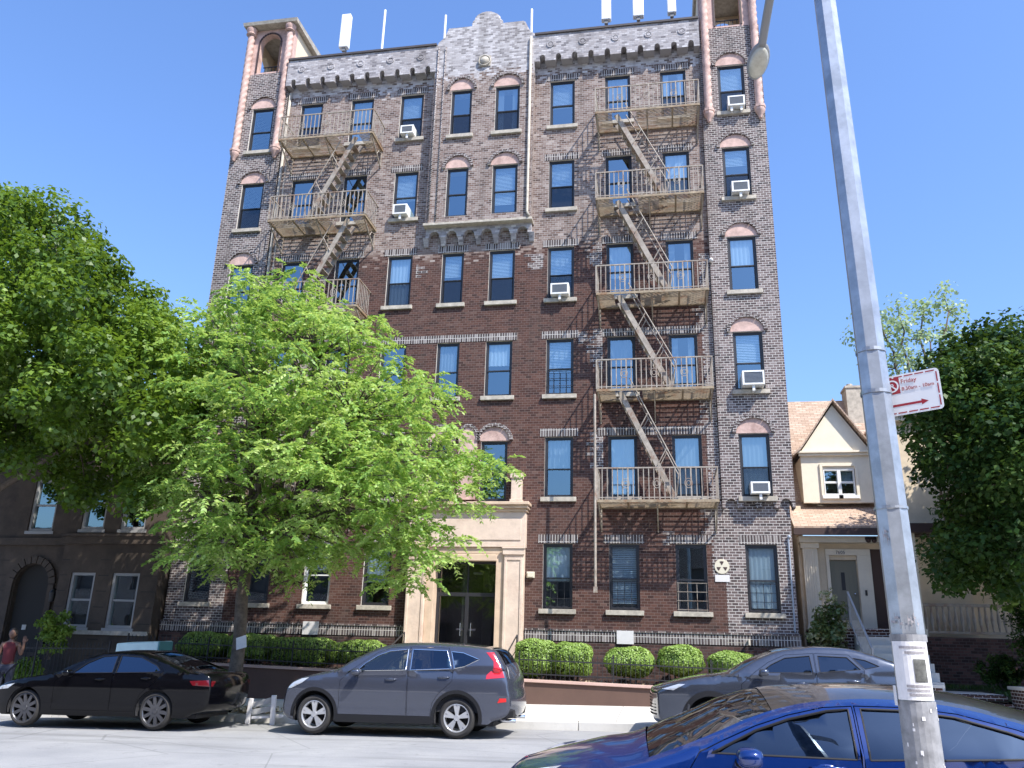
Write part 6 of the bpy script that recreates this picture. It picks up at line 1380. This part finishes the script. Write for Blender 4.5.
# x right, y away, z up; one continuous body
V = [(0, 0, .93), (0, 0, 1.08), (0, .0, 1.25), (0, .0, 1.38), (0, .0, 1.47), (0, -.01, 1.53),
     (.17, 0, 1.40), (.27, -.06, 1.16), (.33, -.20, 1.32), (.34, -.24, 1.46), (-.17, 0, 1.40), (-.24, .02, 1.12), (-.22, -.12, .90), (-.21, -.16, .84),
     (.095, 0, .86), (.10, -.02, .48), (.10, .02, .09), (.11, -.13, .03), (-.095, 0, .86), (-.11, -.02, .48), (-.12, .03, .09), (-.13, -.12, .03)]
Ed = [(0, 1), (1, 2), (2, 3), (3, 4), (4, 5), (3, 6), (6, 7), (7, 8), (8, 9), (3, 10), (10, 11), (11, 12), (12, 13), (0, 14), (14, 15), (15, 16), (16, 17), (0, 18), (18, 19), (19, 20), (20, 21)]
Rd = [.135, .115, .13, .12, .06, .055, .06, .045, .036, .026, .06, .045, .036, .026, .085, .058, .042, .032, .085, .058, .042, .032]
skin_mesh('body', V, Ed, Rd, 'skin', PE)
skin_mesh('top', [(0, 0, .90), (0, 0, 1.08), (0, 0, 1.25), (0, 0, 1.38), (.13, 0, 1.41), (-.13, 0, 1.41)], [(0, 1), (1, 2), (2, 3), (3, 4), (3, 5)], [.16, .135, .15, .135, .085, .085], 'cloth', PE)
skin_mesh('trousers', [(0, 0, .93), (.095, 0, .86), (.10, -.02, .48), (.10, .02, .10), (-.095, 0, .86), (-.11, -.02, .48), (-.12, .03, .10)], [(0, 1), (1, 2), (2, 3), (0, 4), (4, 5), (5, 6)], [.15, .10, .072, .06, .10, .072, .06], 'jeans', PE)
b = MB(); b.ellip((0, -.015, 1.635), (.075, .095, .115), 18, 12); b.ellip((0, -.115, 1.62), (.014, .02, .022), 8, 6)
for sx in (-1, 1): b.ellip((sx*.076, 0, 1.63), (.014, .025, .033), 8, 6); b.ellip((sx*.032, -.098, 1.65), (.014, .008, .008), 8, 6)
b.ellip((0, -.102, 1.575), (.026, .010, .008), 8, 5); b.build('head', 'skin', PE, smooth=True, local=True)
b = MB(); b.ellip((0, .022, 1.665), (.098, .105, .115), 18, 12); b.ellip((0, .085, 1.54), (.085, .055, .16), 14, 9); b.build('hair', 'hair', PE, smooth=True, local=True)
def hand(c, d, sd, name):
    c = Vector(c); d = Vector(d).normalized(); s = d.cross(Vector((0, 1, 0))).normalized(); n = s.cross(d)
    b = MB(); Q = [c+s*u*.038+d*v*.085 for u, v in ((-1, 0), (1, 0), (1, 1), (-1, 1))]; b.hexa([q-n*.013 for q in Q]+[q+n*.013 for q in Q])
    for i, ln in enumerate((.062, .072, .078, .068)):
        p = c+s*(.030-.020*i)*sd+d*.082; b.tube([p, p+d*ln*.5+n*.006, p+d*ln*.85+n*.022], [.0095, .009, .007], 7)
    p = c+s*.036*sd+d*.02; b.tube([p, p+s*sd*.025+d*.03, p+s*sd*.03+d*.06+n*.01], [.012, .011, .008], 7); b.build(name, 'skin', PE, smooth=True, local=True, bevel=.006)
hand((.34, -.24, 1.45), (.0, -.15, 1), -1, 'hand'); hand((-.21, -.16, .86), (0, -.15, -1), 1, 'hand')
for sx in (.105, -.125): b = MB(); b.ellip((sx, -.06, .045), (.048, .135, .048), 14, 8, 0, .8); b.build('shoe', 'shoe', PE, smooth=True, local=True)

# ------------------------------------------------------------------ houses across the street (seen as reflections in glass)
OP = thing('row_house', 'long red brick row of houses across the street, seen as a dark reflection in windows', 'house', (4, -38, -.5))
b = MB(); b.plate(rect(-45, 50, -.5, 9.2), [rect(-43+4.5*i, -41.2+4.5*i, zz, zz+2) for i in range(20) for zz in (1.2, 5.0)], (lambda a, c, t: (a, -34-t, c)), .3); b.build('wall', 'redbrick', OP, fix=False)
b = MB(); b.box(-45.3, 50.3, -44, -33.8, 9.203, 9.6); b.box(-45, 50, -34.4, -34.31, -.5, 9.2); b.build('roof', 'copper', OP)
